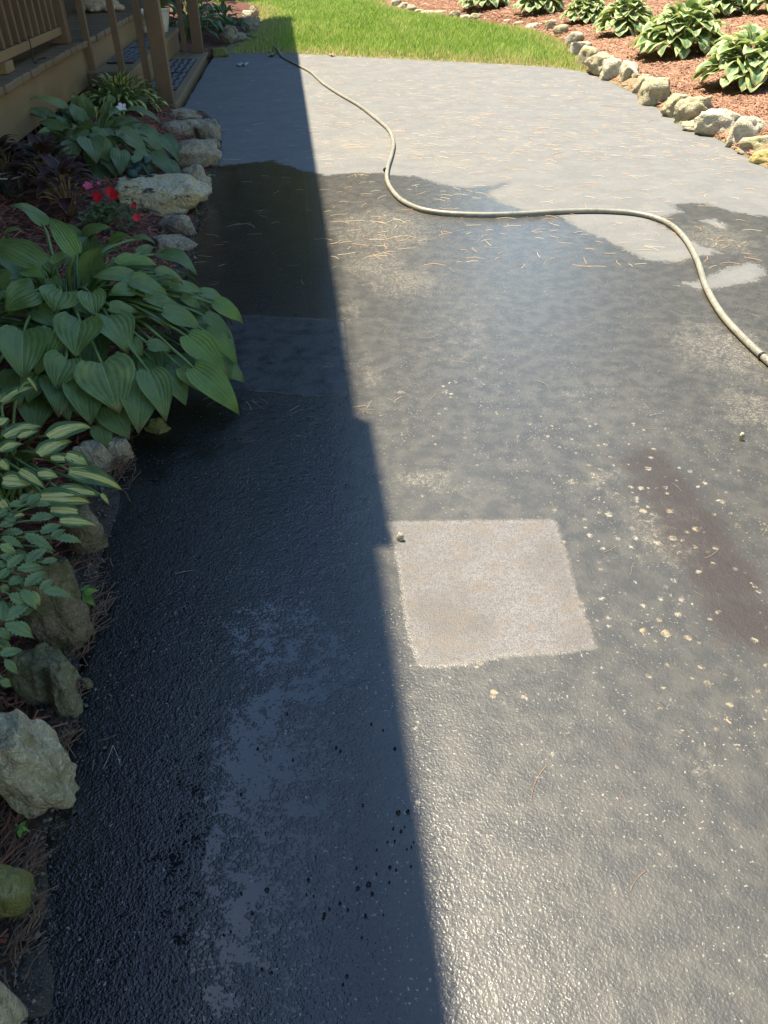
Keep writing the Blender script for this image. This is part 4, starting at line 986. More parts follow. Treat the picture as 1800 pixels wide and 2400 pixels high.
px_leaves(h1, BIG, C1, 0.56, 0.27, 2.765, 0, 450, mg, 3, C1, prad=0.0042, nl=16, nw=10, wmul=1.24)
spiral_hosta(h1, C1, 0.46, 0.19, 70, 0.135, 0.11, [MAT['hosta']], 5, prad=0.0045, up0=1.0)

# ---- second green hosta, under the porch fascia
C2 = PL(225, 385); h2 = empty('hosta', C2)
tag(h2, 'blue green hosta below the porch fascia, left of the frog stone', 'hosta plant')
MID = [(560, 330, 540, 180, 125, 0, .05), (430, 290, 195, 212, 80), (560, 380, 355, 285, 110), (360, 370, 150, 285, 100), (412, 420, 245, 375, 70), (550, 475, 418, 440, 115), (582, 485, 630, 640, 150), (480, 510, 445, 655, 120), (645, 510, 722, 642, 120),
 (780, 560, 780, 722, 110), (655, 655, 700, 822, 150, 0, -.02), (650, 380, 745, 460, 90), (600, 440, 695, 490, 85), (775, 365, 960, 440, 120), (900, 420, 1055, 590, 130), (835, 295, 1052, 388, 70), (775, 430, 965, 610, 115), (870, 590, 1025, 700, 115), (980, 580, 1135, 740, 110),
 (1060, 460, 1162, 640, 95), (690, 300, 805, 350, 80), (240, 540, 170, 690, 120, 0, -.03), (375, 530, 400, 650, 105, 0, -.02), (500, 250, 480, 180, 60, 0, .02), (1050, 620, 1185, 750, 80), (720, 250, 700, 190, 60), (300, 350, 190, 330, 60), (680, 420, 760, 560, 70, 0, -.03),
 (860, 480, 930, 560, 90, 0, -.01), (340, 620, 330, 700, 80, 0, -.04)]
px_leaves(h2, MID, C2, 0.40, 0.24, 2.765, 0, 150, [MAT['hosta_blue'], MAT['hosta']], 9, C2, nl=13, nw=8, wmul=1.2)
spiral_hosta(h2, C2, 0.34, 0.18, 48, 0.125, 0.095, [MAT['hosta_blue']], 6)

# ---- variegated hosta by the stair post
C3 = PL(290, 262); h3 = empty('hosta', C3)
tag(h3, 'dense hosta with small cream centred leaves by the thick stair post', 'hosta plant')
spiral_hosta(h3, C3, 0.34, 0.17, 130, 0.085, 0.043, [MAT['hosta_cream']], 8, nl=8, nw=6, prad=0.002, heart=0.1, inner=0.05)

# ---- variegated hosta lower left
C4 = PL(30, 1160); h4 = empty('hosta', C4)
tag(h4, 'hosta with yellow striped leaves below the biggest green hosta', 'hosta plant')
VAR = [(10, 255, 222, 150, 130), (30, 480, 282, 405, 100), (120, 485, 282, 430, 55), (315, 485, 598, 412, 115), (252, 595, 475, 500, 105), (0, 570, 155, 522, 80), (20, 765, 205, 790, 115), (130, 700, 300, 820, 80), (245, 722, 385, 742, 80), (450, 705, 805, 822, 110),
 (365, 835, 665, 860, 90), (268, 872, 597, 905, 120), (390, 1025, 628, 1052, 85), (60, 995, 165, 985, 60), (655, 850, 708, 918, 35), (475, 600, 580, 690, 80), (180, 100, 258, 215, 35), (-20, 400, 60, 360, 80), (430, 600, 600, 690, 90), (0, 900, 60, 960, 80), (330, 950, 560, 980, 90),
 (0, 640, 60, 700, 70), (200, 830, 330, 950, 70, 0, -.03), (330, 620, 470, 640, 60)]
px_leaves(h4, VAR, C4, 0.34, 0.18, 2.765, 0, 850, [MAT['hosta_cream']], 13, C4, prad=0.003, nl=13, nw=8, heart=0.15, wmul=1.25, rnd_=0.75)

# ---- white-edged hostas beyond the steps
for (px, py, Rr, Hh, n, L, W, lab, mt, sd) in [(452, 88, 0.34, 0.30, 46, 0.20, 0.085, 'tall hosta with thin white leaf edges behind the far stair post', 'hosta_white', 31),
                                       (520, 74, 0.30, 0.22, 40, 0.17, 0.085, 'blue green hosta arching over the stones at the lawn corner', 'hosta_white', 32),
                                       (470, 40, 0.40, 0.34, 40, 0.19, 0.10, 'broad leaved green hosta farthest back in the left bed', 'hosta_blue', 33)]:
    Cx = PL(px, py); hh_ = empty('hosta', Cx); tag(hh_, lab, 'hosta plant')
    spiral_hosta(hh_, Cx, Rr, Hh, n, L, W, [MAT[mt]], sd, nl=8, nw=6)

# ---- hostas of the right bed: three built, the rest copies with their leaves
def sun_hosta(C, Rr, Hh, n, seed, mats=None):
    o_ = empty('hosta', C); spiral_hosta(o_, C, Rr * .92, Hh * .95, int(n * 1.5), 0.120, 0.128, mats or [MAT['hosta_margin']], seed, nl=9, nw=6, prad=0.0045, stalkmat=MAT['stem'], up0=0.75, flop=0.75, inner=0.08, rnd_=0.5, heart=0.3); return o_
def copy_plant(src, loc, rz, sc):
    r_ = src.copy(); COL.objects.link(r_); r_.location = loc; r_.rotation_euler = (0, 0, rz); r_.scale = (sc, sc, sc)
    for ch in list(src.children):
        c_ = ch.copy(); COL.objects.link(c_); c_.parent = r_
    return r_
GH = 'cream edged hostas in the right mulch bed'
CR = [PT(1745, 205), PT(1590, 128), PT(1462, 82)]
pa = sun_hosta(CR[0], 0.36, 0.30, 62, 41); tag(pa, 'nearest cream edged hosta at the right edge of the photo', 'hosta plant', GH)
pb = sun_hosta(CR[1], 0.43, 0.32, 84, 42); tag(pb, 'widest cream edged hosta with one heart shaped leaf hanging in front', 'hosta plant', GH)
pc = sun_hosta(CR[2], 0.34, 0.30, 56, 43); tag(pc, 'cream edged hosta touching the left side of the widest one', 'hosta plant', GH)
for (px, py, src, rz, sc, lab) in [(1690, 40, pa, 1.3, 0.95, 'cream edged hosta behind the widest one, at the top edge'), (1372, 52, pb, 2.2, 0.74, 'small cream edged hosta between two gaps of mulch at the top'),
                               (1262, 30, pc, 0.7, 1.05, 'low cream edged hosta above the upright tan stone'), (1135, 18, pb, 4.0, 0.95, 'leftmost cream edged hosta cut by the top edge'),
                               (1812, 30, pc, 3.3, 0.9, 'cream edged hosta peeking in at the top right corner'), (1880, 190, pc, 3.9, 0.95, 'cream edged hosta just past the right edge')]:
    if px > 1850: continue
    q = copy_plant(src, PT(px, py), rz, sc); tag(q, lab, 'hosta plant', GH)
# the heart-shaped leaf hanging in front of the widest hosta, and two on the near one
for (par, b, t, w) in [(pb, (1592, 96, .10), (1586, 128, .04), 36), (pa, (1778, 162, .10), (1772, 184, .05), 38), (pa, (1745, 152, .11), (1738, 166, .07), 27), (pa, (1690, 132, .13), (1660, 155, .10), 36), (pb, (1525, 90, .10), (1490, 107, .08), 30)]:
    g = par.location.z; bb = P(b[0], b[1], g + b[2]); tt = P(t[0], t[1], g + t[2]); view = (Vector((0, 0, CAMH)) - bb).normalized()
    bb -= Vector((0, 0.25, 0)) * 0; add_leaf(par, bb, tt, w * dist_m(bb), view + Vector((0, 0, .5)), MAT['hosta_margin'], par.location + Vector((0, -.03, 0)), 0.004, arch=0.08, cup=0.12, heart=0.3, nl=10, nw=8)

# ---- coleus (dark burgundy)
for (px, py, lab, sd, n, R0) in [(120, 455, 'dark burgundy coleus with pale leaf edges beside the red flowers', 51, 46, .22), (20, 440, 'dark burgundy coleus at the left edge under the porch', 52, 46, .24), (165, 505, 'low dark coleus sprawling left of the red flowering plant', 53, 30, .18)]:
    Cc = PL(px, py); oc = empty('coleus', Cc); tag(oc, lab, 'coleus plant'); rr = random.Random(sd)
    for i in range(n):
        f = (i + .5) / n; a = i * 2.4 + rr.uniform(-.3, .3); d = Vector((math.cos(a), math.sin(a), 0))
        b = Cc + d * R0 * 0.6 * f + Vector((0, 0, 0.17 - 0.11 * f)); pt_ = 0.5 - 0.9 * f + rr.uniform(-.2, .2); t = b + (d * math.cos(pt_) + Vector((0, 0, math.sin(pt_)))) * rr.uniform(.075, .11)
        add_leaf(oc, b, t, rr.uniform(.04, .055), Vector((0, 0, 1)) - d * .2, MAT['coleus'], Cc + d * 0.01, 0.002, arch=.12, cup=.1, heart=0.08, nl=12, nw=6, serr=0.05, seed=i, stemmat=MAT['stem_pale'])

# ---- impatiens with red flowers
Ci = PL(250, 520); im = empty('impatiens', Ci); tag(im, 'small leafy plant with bright red flowers below the frog stone', 'flowering plant'); rr = random.Random(60)
for i in range(120):
    x = rr.gauss(250, 38); y = rr.gauss(500, 18)
    if not (172 < x < 330 and 455 < y < 548): continue
    b = dome_pt(x, y, Ci, 0.20, 0.11, rr.uniform(-.02, .01)); a = rr.uniform(0, 6.28); d = Vector((math.cos(a), math.sin(a), rr.uniform(-.5, .1))).normalized()
    add_leaf(im, b, b + d * rr.uniform(.022, .034), rr.uniform(.014, .020), Vector((0, -.3, 1)), MAT['impatiens'], (Ci + Vector((rr.uniform(-.03, .03), rr.uniform(-.03, .03), 0))) if i % 3 == 0 else None, 0.0015, arch=.1, cup=.2, heart=0.05, nl=6, nw=4, seed=i)
def flower(par, c, r_, mat, view, n=5, name='flower'):
    V = []; Fc = []; z_ = view.normalized(); x_ = z_.cross(Vector((0, 0, 1))).normalized(); y_ = z_.cross(x_)
    for k in range(n):
        a0 = 2 * math.pi * k / n; b = len(V); V.append(c)
        for j in range(7):
            t = j / 6; a = a0 + (t - .5) * 1.5; rad = r_ * (0.55 + 0.55 * math.sin(math.pi * t) ** 0.7)
            V.append(c + (x_ * math.cos(a) + y_ * math.sin(a)) * rad + z_ * (r_ * 0.25 * math.sin(t * 3.1) - r_ * .1 + (k % 2) * .0015))
        for j in range(6): Fc.append((b, b + 1 + j, b + 2 + j))
    return mesh_obj(name, V, Fc, mat, par)
for (x, y, w_, mt) in [(226, 458, 20, 'red'), (231, 465, 18, 'red'), (257, 449, 20, 'red'), (267, 458, 22, 'red'), (314, 480, 13, 'red'), (320, 510, 16, 'red'), (207, 435, 20, 'pink'), (232, 429, 8, 'pink')]:
    c = dome_pt(x, y, Ci, 0.20, 0.14, 0.01); flower(im, c, w_ / 2 * dist_m(c) * 1.15, MAT[mt], Vector((rnd.uniform(-.4, .4), -0.9, 0.7)))
for (x, y, z_, w_, mt, lab) in [(285, 252, .18, 22, 'white_petal', 'pale pink and white blossom above the blue green hosta'), (360, 299, .09, 14, 'red', 'single coral red blossom in the mulch beside the grey slab'),
                             (170, 473, .06, 18, 'white_petal', 'white fallen petal at the edge of the dark coleus')]:
    c = P(x, y, z_); o_ = empty('blossom', PL(x, y)); tag(o_, lab, 'flower'); flower(o_, c, w_ / 2 * dist_m(c), MAT[mt], Vector((.2, -.8, .8)), name='petals')
    v2, f2 = tube([o_.location.copy(), o_.location.lerp(c, .5) + Vector((.005, 0, 0)), c], 0.0012, 5); mesh_obj('stalk', v2, f2, MAT['stem'], o_)

# ---- serrated plant at the left edge
Ca = PL(-60, 1500); Ca = Vector((Ca.x, Ca.y, 0.05)); asp = empty('astilbe', Ca); tag(asp, 'plant with toothed compound leaves below the striped hosta', 'leafy plant')
AST = [(200, 930, 372, 922, 70), (130, 905, 192, 858, 55), (60, 922, 182, 935, 60), (180, 922, 252, 858, 60), (200, 1025, 372, 1000, 85), (262, 1105, 412, 1045, 70), (330, 1132, 432, 1080, 50), (350, 1138, 552, 1175, 75), (160, 1112, 342, 1210, 80), (150, 1100, 20, 1110, 60),
 (10, 1130, 132, 1192, 60), (272, 1300, 422, 1270, 50), (110, 1342, 292, 1332, 75), (50, 1332, 152, 1248, 70), (170, 1300, 292, 1220, 80), (160, 1452, 305, 1360, 85), (258, 1472, 352, 1405, 55), (280, 1478, 472, 1520, 75), (60, 1500, 160, 1565, 75), (140, 1470, 222, 1580, 75),
 (20, 1672, 202, 1560, 90), (15, 1670, 22, 1515, 70), (30, 1690, 192, 1772, 80), (100, 1680, 190, 1745, 60), (0, 1722, 52, 1782, 70), (0, 1892, 122, 1868, 75), (30, 1925, 100, 2002, 60), (0, 1402, 62, 1342, 60), (0, 1252, 102, 1290, 60), (0, 1062, 82, 1050, 60), (0, 1452, 52, 1482, 60),
 (0, 2060, 62, 2090, 60), (80, 1400, 180, 1430, 60, 0, -.03), (90, 1220, 180, 1270, 60, 0, -.03), (20, 1560, 110, 1620, 60, 0, -.03), (-20, 1320, 60, 1300, 60), (0, 1180, 90, 1240, 70), (100, 1030, 30, 1000, 60), (240, 1180, 330, 1230, 60, 0, -.02), (60, 1440, 150, 1390, 70),
 (210, 1480, 250, 1560, 50), (130, 1640, 210, 1600, 50, 0, -.02), (190, 1130, 290, 1180, 60), (-10, 1800, 60, 1850, 60, 0, -.02), (-20, 1000, 40, 960, 60)]
px_leaves(asp, AST, Ca, 0.42, 0.22, 2.765, 0, 850, [MAT['astilbe']], 21, Ca, prad=0.0018, nl=16, nw=6, heart=0.0, serr=0.17, power=0.66, wmul=1.05, lmul=1.3, rnd_=1.15)

# ---- seedlings
def seedling(px, py, z, leaves, lab):
    rt = PL(px, py); o_ = empty('seedling', rt); tag(o_, lab, 'seedling')
    for (bx, by, tx, ty, w_) in leaves:
        b = P(bx, by, z); t = P(tx, ty, z - 0.004); add_leaf(o_, b, t, w_ * dist_m(b), Vector((0, -.3, 1)), MAT['seed_leaf'], rt, 0.0012, arch=.1, cup=.15, heart=0.1, nl=8, nw=6)
seedling(200, 1410, 0.05, [(197, 1392, 232, 1383, 20), (200, 1398, 222, 1420, 20), (198, 1412, 192, 1430, 12), (197, 1390, 212, 1368, 14), (190, 1412, 180, 1415, 7)], 'bright green seedling growing from the dirt beside the tall brown stone')
seedling(50, 1965, 0.04, [(50, 1938, 36, 1946, 14), (51, 1937, 60, 1925, 14), (52, 1940, 64, 1946, 13), (50, 1942, 46, 1964, 16)], 'tiny clover like seedling under the largest beige stone')
seedling(462, 560 - 128, 0.03, [(486, 418, 496, 424, 9), (488, 417, 498, 410, 8)], 'tiny weed beside the black and cream stone')
seedling(462, 500, 0.02, [(460, 498, 468, 494, 7), (461, 499, 470, 504, 7)], 'tiny weed at the foot of the large white stone')

# ------------------------------------------------------------------ the frog figure
Rf = rocks['large white and yellow quartz stone carrying the frog figure']; ztop = Rf['_h']
fz = min(ztop * 0.93, 0.16)
cf = P(331, 414, fz)
def rotm(ax, a): return Matrix.Rotation(R(a), 3, ax)
frogp = [(VV((0, 0, .030)), (.036, .022, .019), rotm('Y', -22)), (VV((.030, 0, .047)), (.021, .019, .013), rotm('Y', -10)), (VV((.045, 0, .049)), (.011, .013, .008), None),
         (VV((.030, .012, .058)), .0058, None), (VV((.030, -.012, .058)), .0058, None), (VV((-.026, .022, .018)), (.022, .010, .016), rotm('Y', 20)), (VV((-.026, -.022, .018)), (.022, .010, .016), rotm('Y', 20)),
         (VV((-.012, .030, .006)), (.020, .007, .005), rotm('Z', 15)), (VV((-.012, -.030, .006)), (.020, .007, .005), rotm('Z', -15)), (VV((-.035, 0, .016)), (.016, .018, .013), None)]
for sg in (-1, 1):
    for k_ in range(6): frogp.append((VV((.018 + k_ * .0025, sg * (.018 + k_ * .0018), .032 - k_ * .0055)), .0062 - k_ * .0003, None))
    for tt_ in (-28, 0, 28):
        for k_ in range(4): frogp.append((VV((.033 + k_ * .0045 * math.cos(R(tt_ + sg * 25)), sg * .028 + k_ * .0045 * math.sin(R(tt_ + sg * 25)), .0035)), .0034, None))
    for tt_ in (-18, 8, 30):
        for k_ in range(4): frogp.append((VV((.006 + k_ * .005 * math.cos(R(tt_ * sg)), sg * .034 + k_ * .005 * math.sin(R(tt_ * sg)), .0035)), .0034, None))
frog = fused('frog_figure', frogp, 0.0022, MAT['frog'], None, 1)
frog.location = cf; frog.rotation_euler = (0, R(-6), R(14)); frog.scale = (1.12, 1.12, 1.12); tag(frog, 'dark green frog figure sitting on the large white stone', 'figurine')

# ---- glass jar half hidden among the coleus
cj = PL(36, 462); jar = empty('glass_jar', cj); tag(jar, 'round glass jar light half hidden under the burgundy coleus', 'jar')
gm = M('jar_glass'); gm.set(color=(0.35, 0.36, 0.28), rough=0.08, trans=0.85, ior=1.45)
bm = bmesh.new(); prev = None
for (r_, z_) in [(0.03, 0), (0.045, 0.004), (0.05, 0.03), (0.05, 0.075), (0.053, 0.08), (0.047, 0.083), (0.044, 0.078), (0.044, 0.01)]:
    ring = [bm.verts.new((r_ * math.cos(2 * math.pi * j / 20), r_ * math.sin(2 * math.pi * j / 20), z_)) for j in range(20)]
    if prev:
        for j in range(20): bm.faces.new((prev[j], prev[(j + 1) % 20], ring[(j + 1) % 20], ring[j]))
    prev = ring
bm_obj('glass', bm, gm.m, jar, True)
tv, tf = tube([Vector((0.051 * math.cos(a / 12 * 6.2832), 0.051 * math.sin(a / 12 * 6.2832), 0.082)) for a in range(13)], 0.003, 6, False)
mesh_obj('rim', tv, tf, MAT['ceramic'], jar, local=True)

# ------------------------------------------------------------------ the hose
hp = [(560, 78), (578, 82), (596, 87), (625, 98), (649, 114), (662, 133), (695, 151), (728, 169), (758, 196), (798, 222), (841, 247), (884, 280), (912, 306), (922, 335), (918, 362), (908, 396), (909, 428), (934, 463), (970, 484), (1010, 495), (1069, 501), (1150, 503),
      (1237, 500), (1324, 495), (1410, 494), (1497, 501), (1562, 521), (1603, 556), (1633, 608), (1655, 673), (1693, 738), (1747, 797), (1800, 846), (1900, 930), (2050, 1020), (2300, 1100)]
hpts = [P(x, y, 0.0145 + (0.02 if y < 125 else 0)) for (x, y) in hp]
hm = M('dirty_hose'); po = hm.pos(); n1 = hm.noise(po, 35, 4, 0.7); n2 = hm.noise(po, 260, 2); n3 = hm.noise(po, 4, 2)
hc = hm.mix(hm.ramp(n1, 0.35, 0.7), (0.20, 0.190, 0.155), (0.30, 0.285, 0.23)); hc = hm.mix(hm.math('MULTIPLY', hm.ramp(n3, 0.5, 0.65), .5), hc, (0.20, 0.195, 0.165))
hc = hm.mix(hm.math('MULTIPLY', hm.ramp(n2, 0.56, 0.66), hm.ramp(hm.noise(po, 7, 3), 0.45, 0.62)), hc, (0.05, 0.05, 0.045))
hm.set(color=hc, rough=0.5, normal=hm.bump(hm.math('ADD', n2, n1), 0.001, .6))
hose_root = empty('garden_hose', (0, 0, 0)); tag(hose_root, 'dirty beige garden hose snaking across the drive from lawn to right edge', 'hose')
v_, f_ = tube(catmull(hpts, 12), 0.0096, 14); mesh_obj('tube', v_, f_, hm.m, hose_root)
for (x, y) in ((903, 398), (1786, 834)):
    c = P(x, y, 0.016); d = (P(x + (1 if x < 1000 else 12), y + (6 if x < 1000 else 11), 0.016) - c).normalized()
    v_, f_ = tube([c - d * .003, c, c + d * .003], [0.0105, 0.0109, 0.0105], 14); mesh_obj('dark_band', v_, f_, MAT['cord'], hose_root)

# ------------------------------------------------------------------ fallen leaves on the drive
def fallen(x, y, w_, mat, lab, a0, lobes=5):
    c = P(x, y, 0.006); V = [c + Vector((0, 0, .006))]; Fc = []; n = 40; r_ = w_ / 2 * dist_m(c)
    for j in range(n):
        a = 2 * math.pi * j / n; rad = r_ * (0.55 + 0.45 * abs(math.cos(lobes * (a - a0) / 2)) ** 1.5) * (1.25 if abs(math.cos(a - a0)) > .8 else .85)
        V.append(c + Vector((rad * math.cos(a), rad * math.sin(a) * 1.5, .002 + .014 * abs(math.sin(a * 2 + a0)) * r_ / .03)))
    for j in range(n): Fc.append((0, 1 + j, 1 + (j + 1) % n))
    o_ = mesh_obj('fallen_leaf', V, Fc, mat); tag(o_, lab, 'leaf')
    md = o_.modifiers.new('solid', 'SOLIDIFY'); md.thickness = 0.0008
fallen(568, 154, 24, MAT['pale_leaf'], 'pale curled dry leaf in the shade near the steps', 0.4)
fallen(636, 132, 22, MAT['green_leaf'], 'greyish green leaf at the lawn edge in the shade', 1.0, 3)
fallen(778, 131, 18, MAT['dry_leaf'], 'brown curled leaf at the sunny lawn edge', 2.0)
fallen(171, 205, 30, MAT['dry_leaf'], 'large brown dry leaf caught behind the hostas under the fascia', 0.9)
bpy.data.objects[-1] if False else None
for o_ in COL.objects:
    if o_.name.startswith('fallen_leaf') and 'fascia' in o_['label']: 
        for v in o_.data.vertices: v.co.z += 0.0
        q0 = P(171, 205, 0.006); q1 = P(171, 205, 0.19); o_.location = q1 - q0; o_.scale = (1, 1, 1)

# ------------------------------------------------------------------ NEEDLES
MAT['needle_tan'] = plain('needle_tan', (0.38, 0.28, 0.155), 0.6, .3)
MAT['needle_orange'] = plain('needle_orange', (0.32, 0.17, 0.08), 0.6, .3)
MAT['needle_dark'] = plain('needle_wet_dark', (0.055, 0.025, 0.015), 0.3, .3)
MAT['needle_pale'] = plain('needle_pale', (0.55, 0.50, 0.38), 0.6, .2)
nd_meshes = {}
def needle_mesh(key, mat, bend, rad):
    pts = [Vector((-.5 + i / 6, bend * math.sin(math.pi * i / 6), 0)) for i in range(7)]
    v_, f_ = tube(pts, 1.0, 4, True)
    # scale thickness separately: store unit tube with radius rad
    v_, f_ = tube(pts, rad, 4, True)
    me = bpy.data.meshes.new('pine_needle'); me.from_pydata([tuple(v) for v in v_], [], f_); me.materials.append(mat); nd_meshes[key] = me
for mk in ('needle_tan', 'needle_orange', 'needle_dark', 'needle_pale'):
    for bi, bend in enumerate((-0.10, 0.03, 0.12)): needle_mesh((mk, bi), MAT[mk], bend, 0.0105)
GN = {'lit_wet': ('thin tan pine needle lying on the sunlit wet asphalt', 'pine needles on the sunlit wet asphalt'),
      'dry': ('thin tan pine needle on the dry grey asphalt beyond the hose', 'pine needles on the dry far asphalt'),
      'shade': ('pale pine needle on the shaded asphalt left of the shadow line', 'pine needles in the house shadow'),
      'dark': ('dark wet pine needle stuck to the wet asphalt in the shade', 'dark wet pine needles in the shade')}
def needle(p_, L, rz, mk, zone, z=0.0062):
    o_ = bpy.data.objects.new('pine_needle', nd_meshes[(mk, rnd.randrange(3))]); COL.objects.link(o_)
    o_.location = (p_.x, p_.y, z); o_.rotation_euler = (0, 0, rz); t_ = max(0.55, min(1.2, 0.0013 / (0.0105 * L)))
    o_.scale = (L, L * (.6 if p_.y < 3.7 else 1), L * (.45 if p_.y < 3.7 else .8)); tag(o_, GN[zone][0], 'pine needle', GN[zone][1])
def needle2(x0, y0, x1, y1, mk, zone):
    a = P(x0, y0, .005); b = P(x1, y1, .005); d = b - a; needle((a + b) / 2, d.length, math.atan2(d.y, d.x), mk, zone)
z3 = lambda L, ox, oy, s: [(ox + a / s, oy + b / s, ox + c_ / s, oy + d / s) for (a, b, c_, d) in L]
for q in z3([(345, 635, 430, 460), (840, 690, 852, 600), (547, 915, 548, 860), (893, 1160, 982, 1043), (795, 1290, 793, 1245), (893, 390, 830, 305), (1350, 405, 1367, 350), (45, 280, 75, 252), (388, 1635, 430, 1660)], 1100, 1600, 2.37): needle2(*q, 'needle_orange', 'lit_wet')
for q in z3([(910, 440, 985, 505), (375, 980, 480, 930), (590, 1155, 612, 1060), (1165, 1025, 1265, 965), (1070, 1275, 1155, 1325), (1030, 1580, 1120, 1655), (1610, 850, 1655, 770)], 1300, 1000, 3.318): needle2(*q, 'needle_tan', 'lit_wet')
for q in z3([(528, 1325, 550, 1480), (920, 1360, 895, 1445), (1045, 1465, 1018, 1600), (1240, 1185, 1265, 1155)], 400, 1500, 2.37): needle2(*q, 'needle_dark', 'dark')
for q in z3([(595, 487, 710, 450), (690, 515, 628, 660), (690, 515, 735, 640)], 0, 1550, 2.6): needle2(*q, 'needle_pale', 'shade')
for q in [(410, 1345, 458, 1337), (495, 1020, 645, 1010)][:1]: needle2(*q, 'needle_pale', 'shade')
def tline(X, Y): return X + 0.112 * (Y - 5.44)
cnt = 22; tries = 0
while cnt < 298 and tries < 20000:
    tries += 1
    y = rnd.choice([rnd.uniform(150, 420), rnd.uniform(150, 420), rnd.uniform(150, 420), rnd.uniform(150, 400), rnd.uniform(400, 640), rnd.uniform(600, 1050)]); x = rnd.uniform(440, 1800)
    if y < 380 and rnd.random() < .25: continue
    q = P(x, y)
    if not (np.interp(q.y, LEY, LEX) + .03 < q.x < np.interp(q.y, REY, REX) - .03): continue
    fe = np.interp(q.x, [p.x for p in FE], [p.y for p in FE])
    if q.y > fe - .05: continue
    sh = tline(q.x, q.y) < -0.5
    if sh and rnd.random() < .35: continue
    zone = 'shade' if sh else ('dry' if y < 430 or (y < 480 and x > 1200) else 'lit_wet')
    L = rnd.uniform(.035, .08) * (1.25 if y < 400 else 0.8) * (0.75 if y > 600 else 1)
    clus = 1 if rnd.random() < .8 else rnd.randint(2, 4)
    a = rnd.gauss(0, .5) if rnd.random() < .6 else rnd.uniform(0, 3.14)
    for k in range(clus):
        needle(q + Vector((rnd.uniform(-.02, .02), rnd.uniform(-.02, .02), 0)) * (k > 0), L * rnd.uniform(.8, 1.1), a + k * rnd.uniform(-.5, .5), rnd.choice(['needle_tan', 'needle_tan', 'needle_orange', 'needle_pale']), zone); cnt += 1

# strands laid in one mesh (uncountable litter)
def strands(name, pts, lens, angs, wid, mat, lab, kind='stuff', z=0.0, lift=0.0, tint=None, ztilt=None):
    n = len(pts); pts = np.asarray(pts, float); lens = np.asarray(lens); angs = np.asarray(angs); wid = np.broadcast_to(np.asarray(wid, float), (n,))
    rg = np.random.RandomState(4); bend = rg.uniform(-.18, .18, n); tz = (rg.uniform(-1, 1, n) * lift) if ztilt is None else ztilt
    dx, dy = np.cos(angs), np.sin(angs); V = np.zeros((n, 3, 3, 3))
    for k, t in enumerate((-.5, 0, .5)):
        off = bend * lens * (1 - (2 * t) ** 2)
        cx = pts[:, 0] + dx * lens * t - dy * off; cy = pts[:, 1] + dy * lens * t + dx * off; cz = pts[:, 2] + tz * t + np.abs(tz) * .5 + (0.0015 if t == 0 else 0)
        for j, u in enumerate((-1, 0, 1)):
            V[:, k, j, 0] = cx - dy * wid * u * .5; V[:, k, j, 1] = cy + dx * wid * u * .5; V[:, k, j, 2] = cz + (wid * .45 if u == 0 else 0)
    Vf = V.reshape(-1, 3); b = (np.arange(n) * 9)[:, None]
    q = np.array([[0, 1, 4, 3], [1, 2, 5, 4], [3, 4, 7, 6], [4, 5, 8, 7]]); Fq = (b[:, None] + q[None]).reshape(-1, 4)
    tn = np.repeat(rg.uniform(0, 1, n) if tint is None else tint, 9)
    o_ = big_mesh(name, Vf, Fq, mat, False, dict(tint=tn)); tag(o_, lab, kind=kind); return o_
RG = np.random.RandomState(9)
# far needles
ptl = []
while len(ptl) < 1500:
    x, y = RG.uniform(430, 1850), 130 + 500 * RG.rand() ** 1.3; q = P(x, y)
    if np.interp(q.y, LEY, LEX) < q.x < np.interp(q.y, REY, REX) and q.y < np.interp(q.x, [p.x for p in FE], [p.y for p in FE]) - .02 and (tline(q.x, q.y) > -.5 or RG.rand() < .3) and RG.rand() < (1.0 if y < 380 else .22): ptl.append((q.x, q.y, .0055))
strands('needle_litter', ptl, RG.uniform(.02, .075, len(ptl)), np.where(RG.rand(len(ptl)) < .6, RG.normal(0, .5, len(ptl)), RG.uniform(0, 3.14, len(ptl))), .0016,
        strand('litter_needles', [(0.40, 0.28, 0.15), (0.42, 0.21, 0.10), (0.46, 0.40, 0.28), (0.36, 0.24, 0.12)]), 'fine dry pine needle litter scattered over the far driveway')
# needle heaps in the left gutter
ptl = []; 
for (x, y, s_, n) in [(282, 1085, 16, 150), (225, 1440, 16, 60), (190, 1490, 14, 60), (75, 2040, 14, 40), (88, 2150, 10, 20), (175, 1640, 10, 25), (160, 1750, 8, 20), (500, 370, 8, 40), (505, 330, 6, 30), (30, 1600, 40, 60), (40, 1960, 30, 60), (440, 590, 10, 40), (470, 510, 8, 30), (215, 1330, 20, 40), (60, 2220, 10, 15)]:
    for _ in range(n):
        q = PL(x + RG.normal() * s_, y + RG.normal() * s_ * 2.0); ptl.append((q.x, q.y, q.z + .006 + RG.rand() * .01))
strands('needle_litter', ptl, RG.uniform(.02, .055, len(ptl)), RG.normal(1.3, .6, len(ptl)), .0013, strand('gutter_needles', [(0.15, 0.065, 0.03), (0.20, 0.095, 0.045), (0.08, 0.04, 0.025), (0.20, 0.13, 0.07)]),
        'reddish pine needles gathered along the left edging stones', lift=.012)
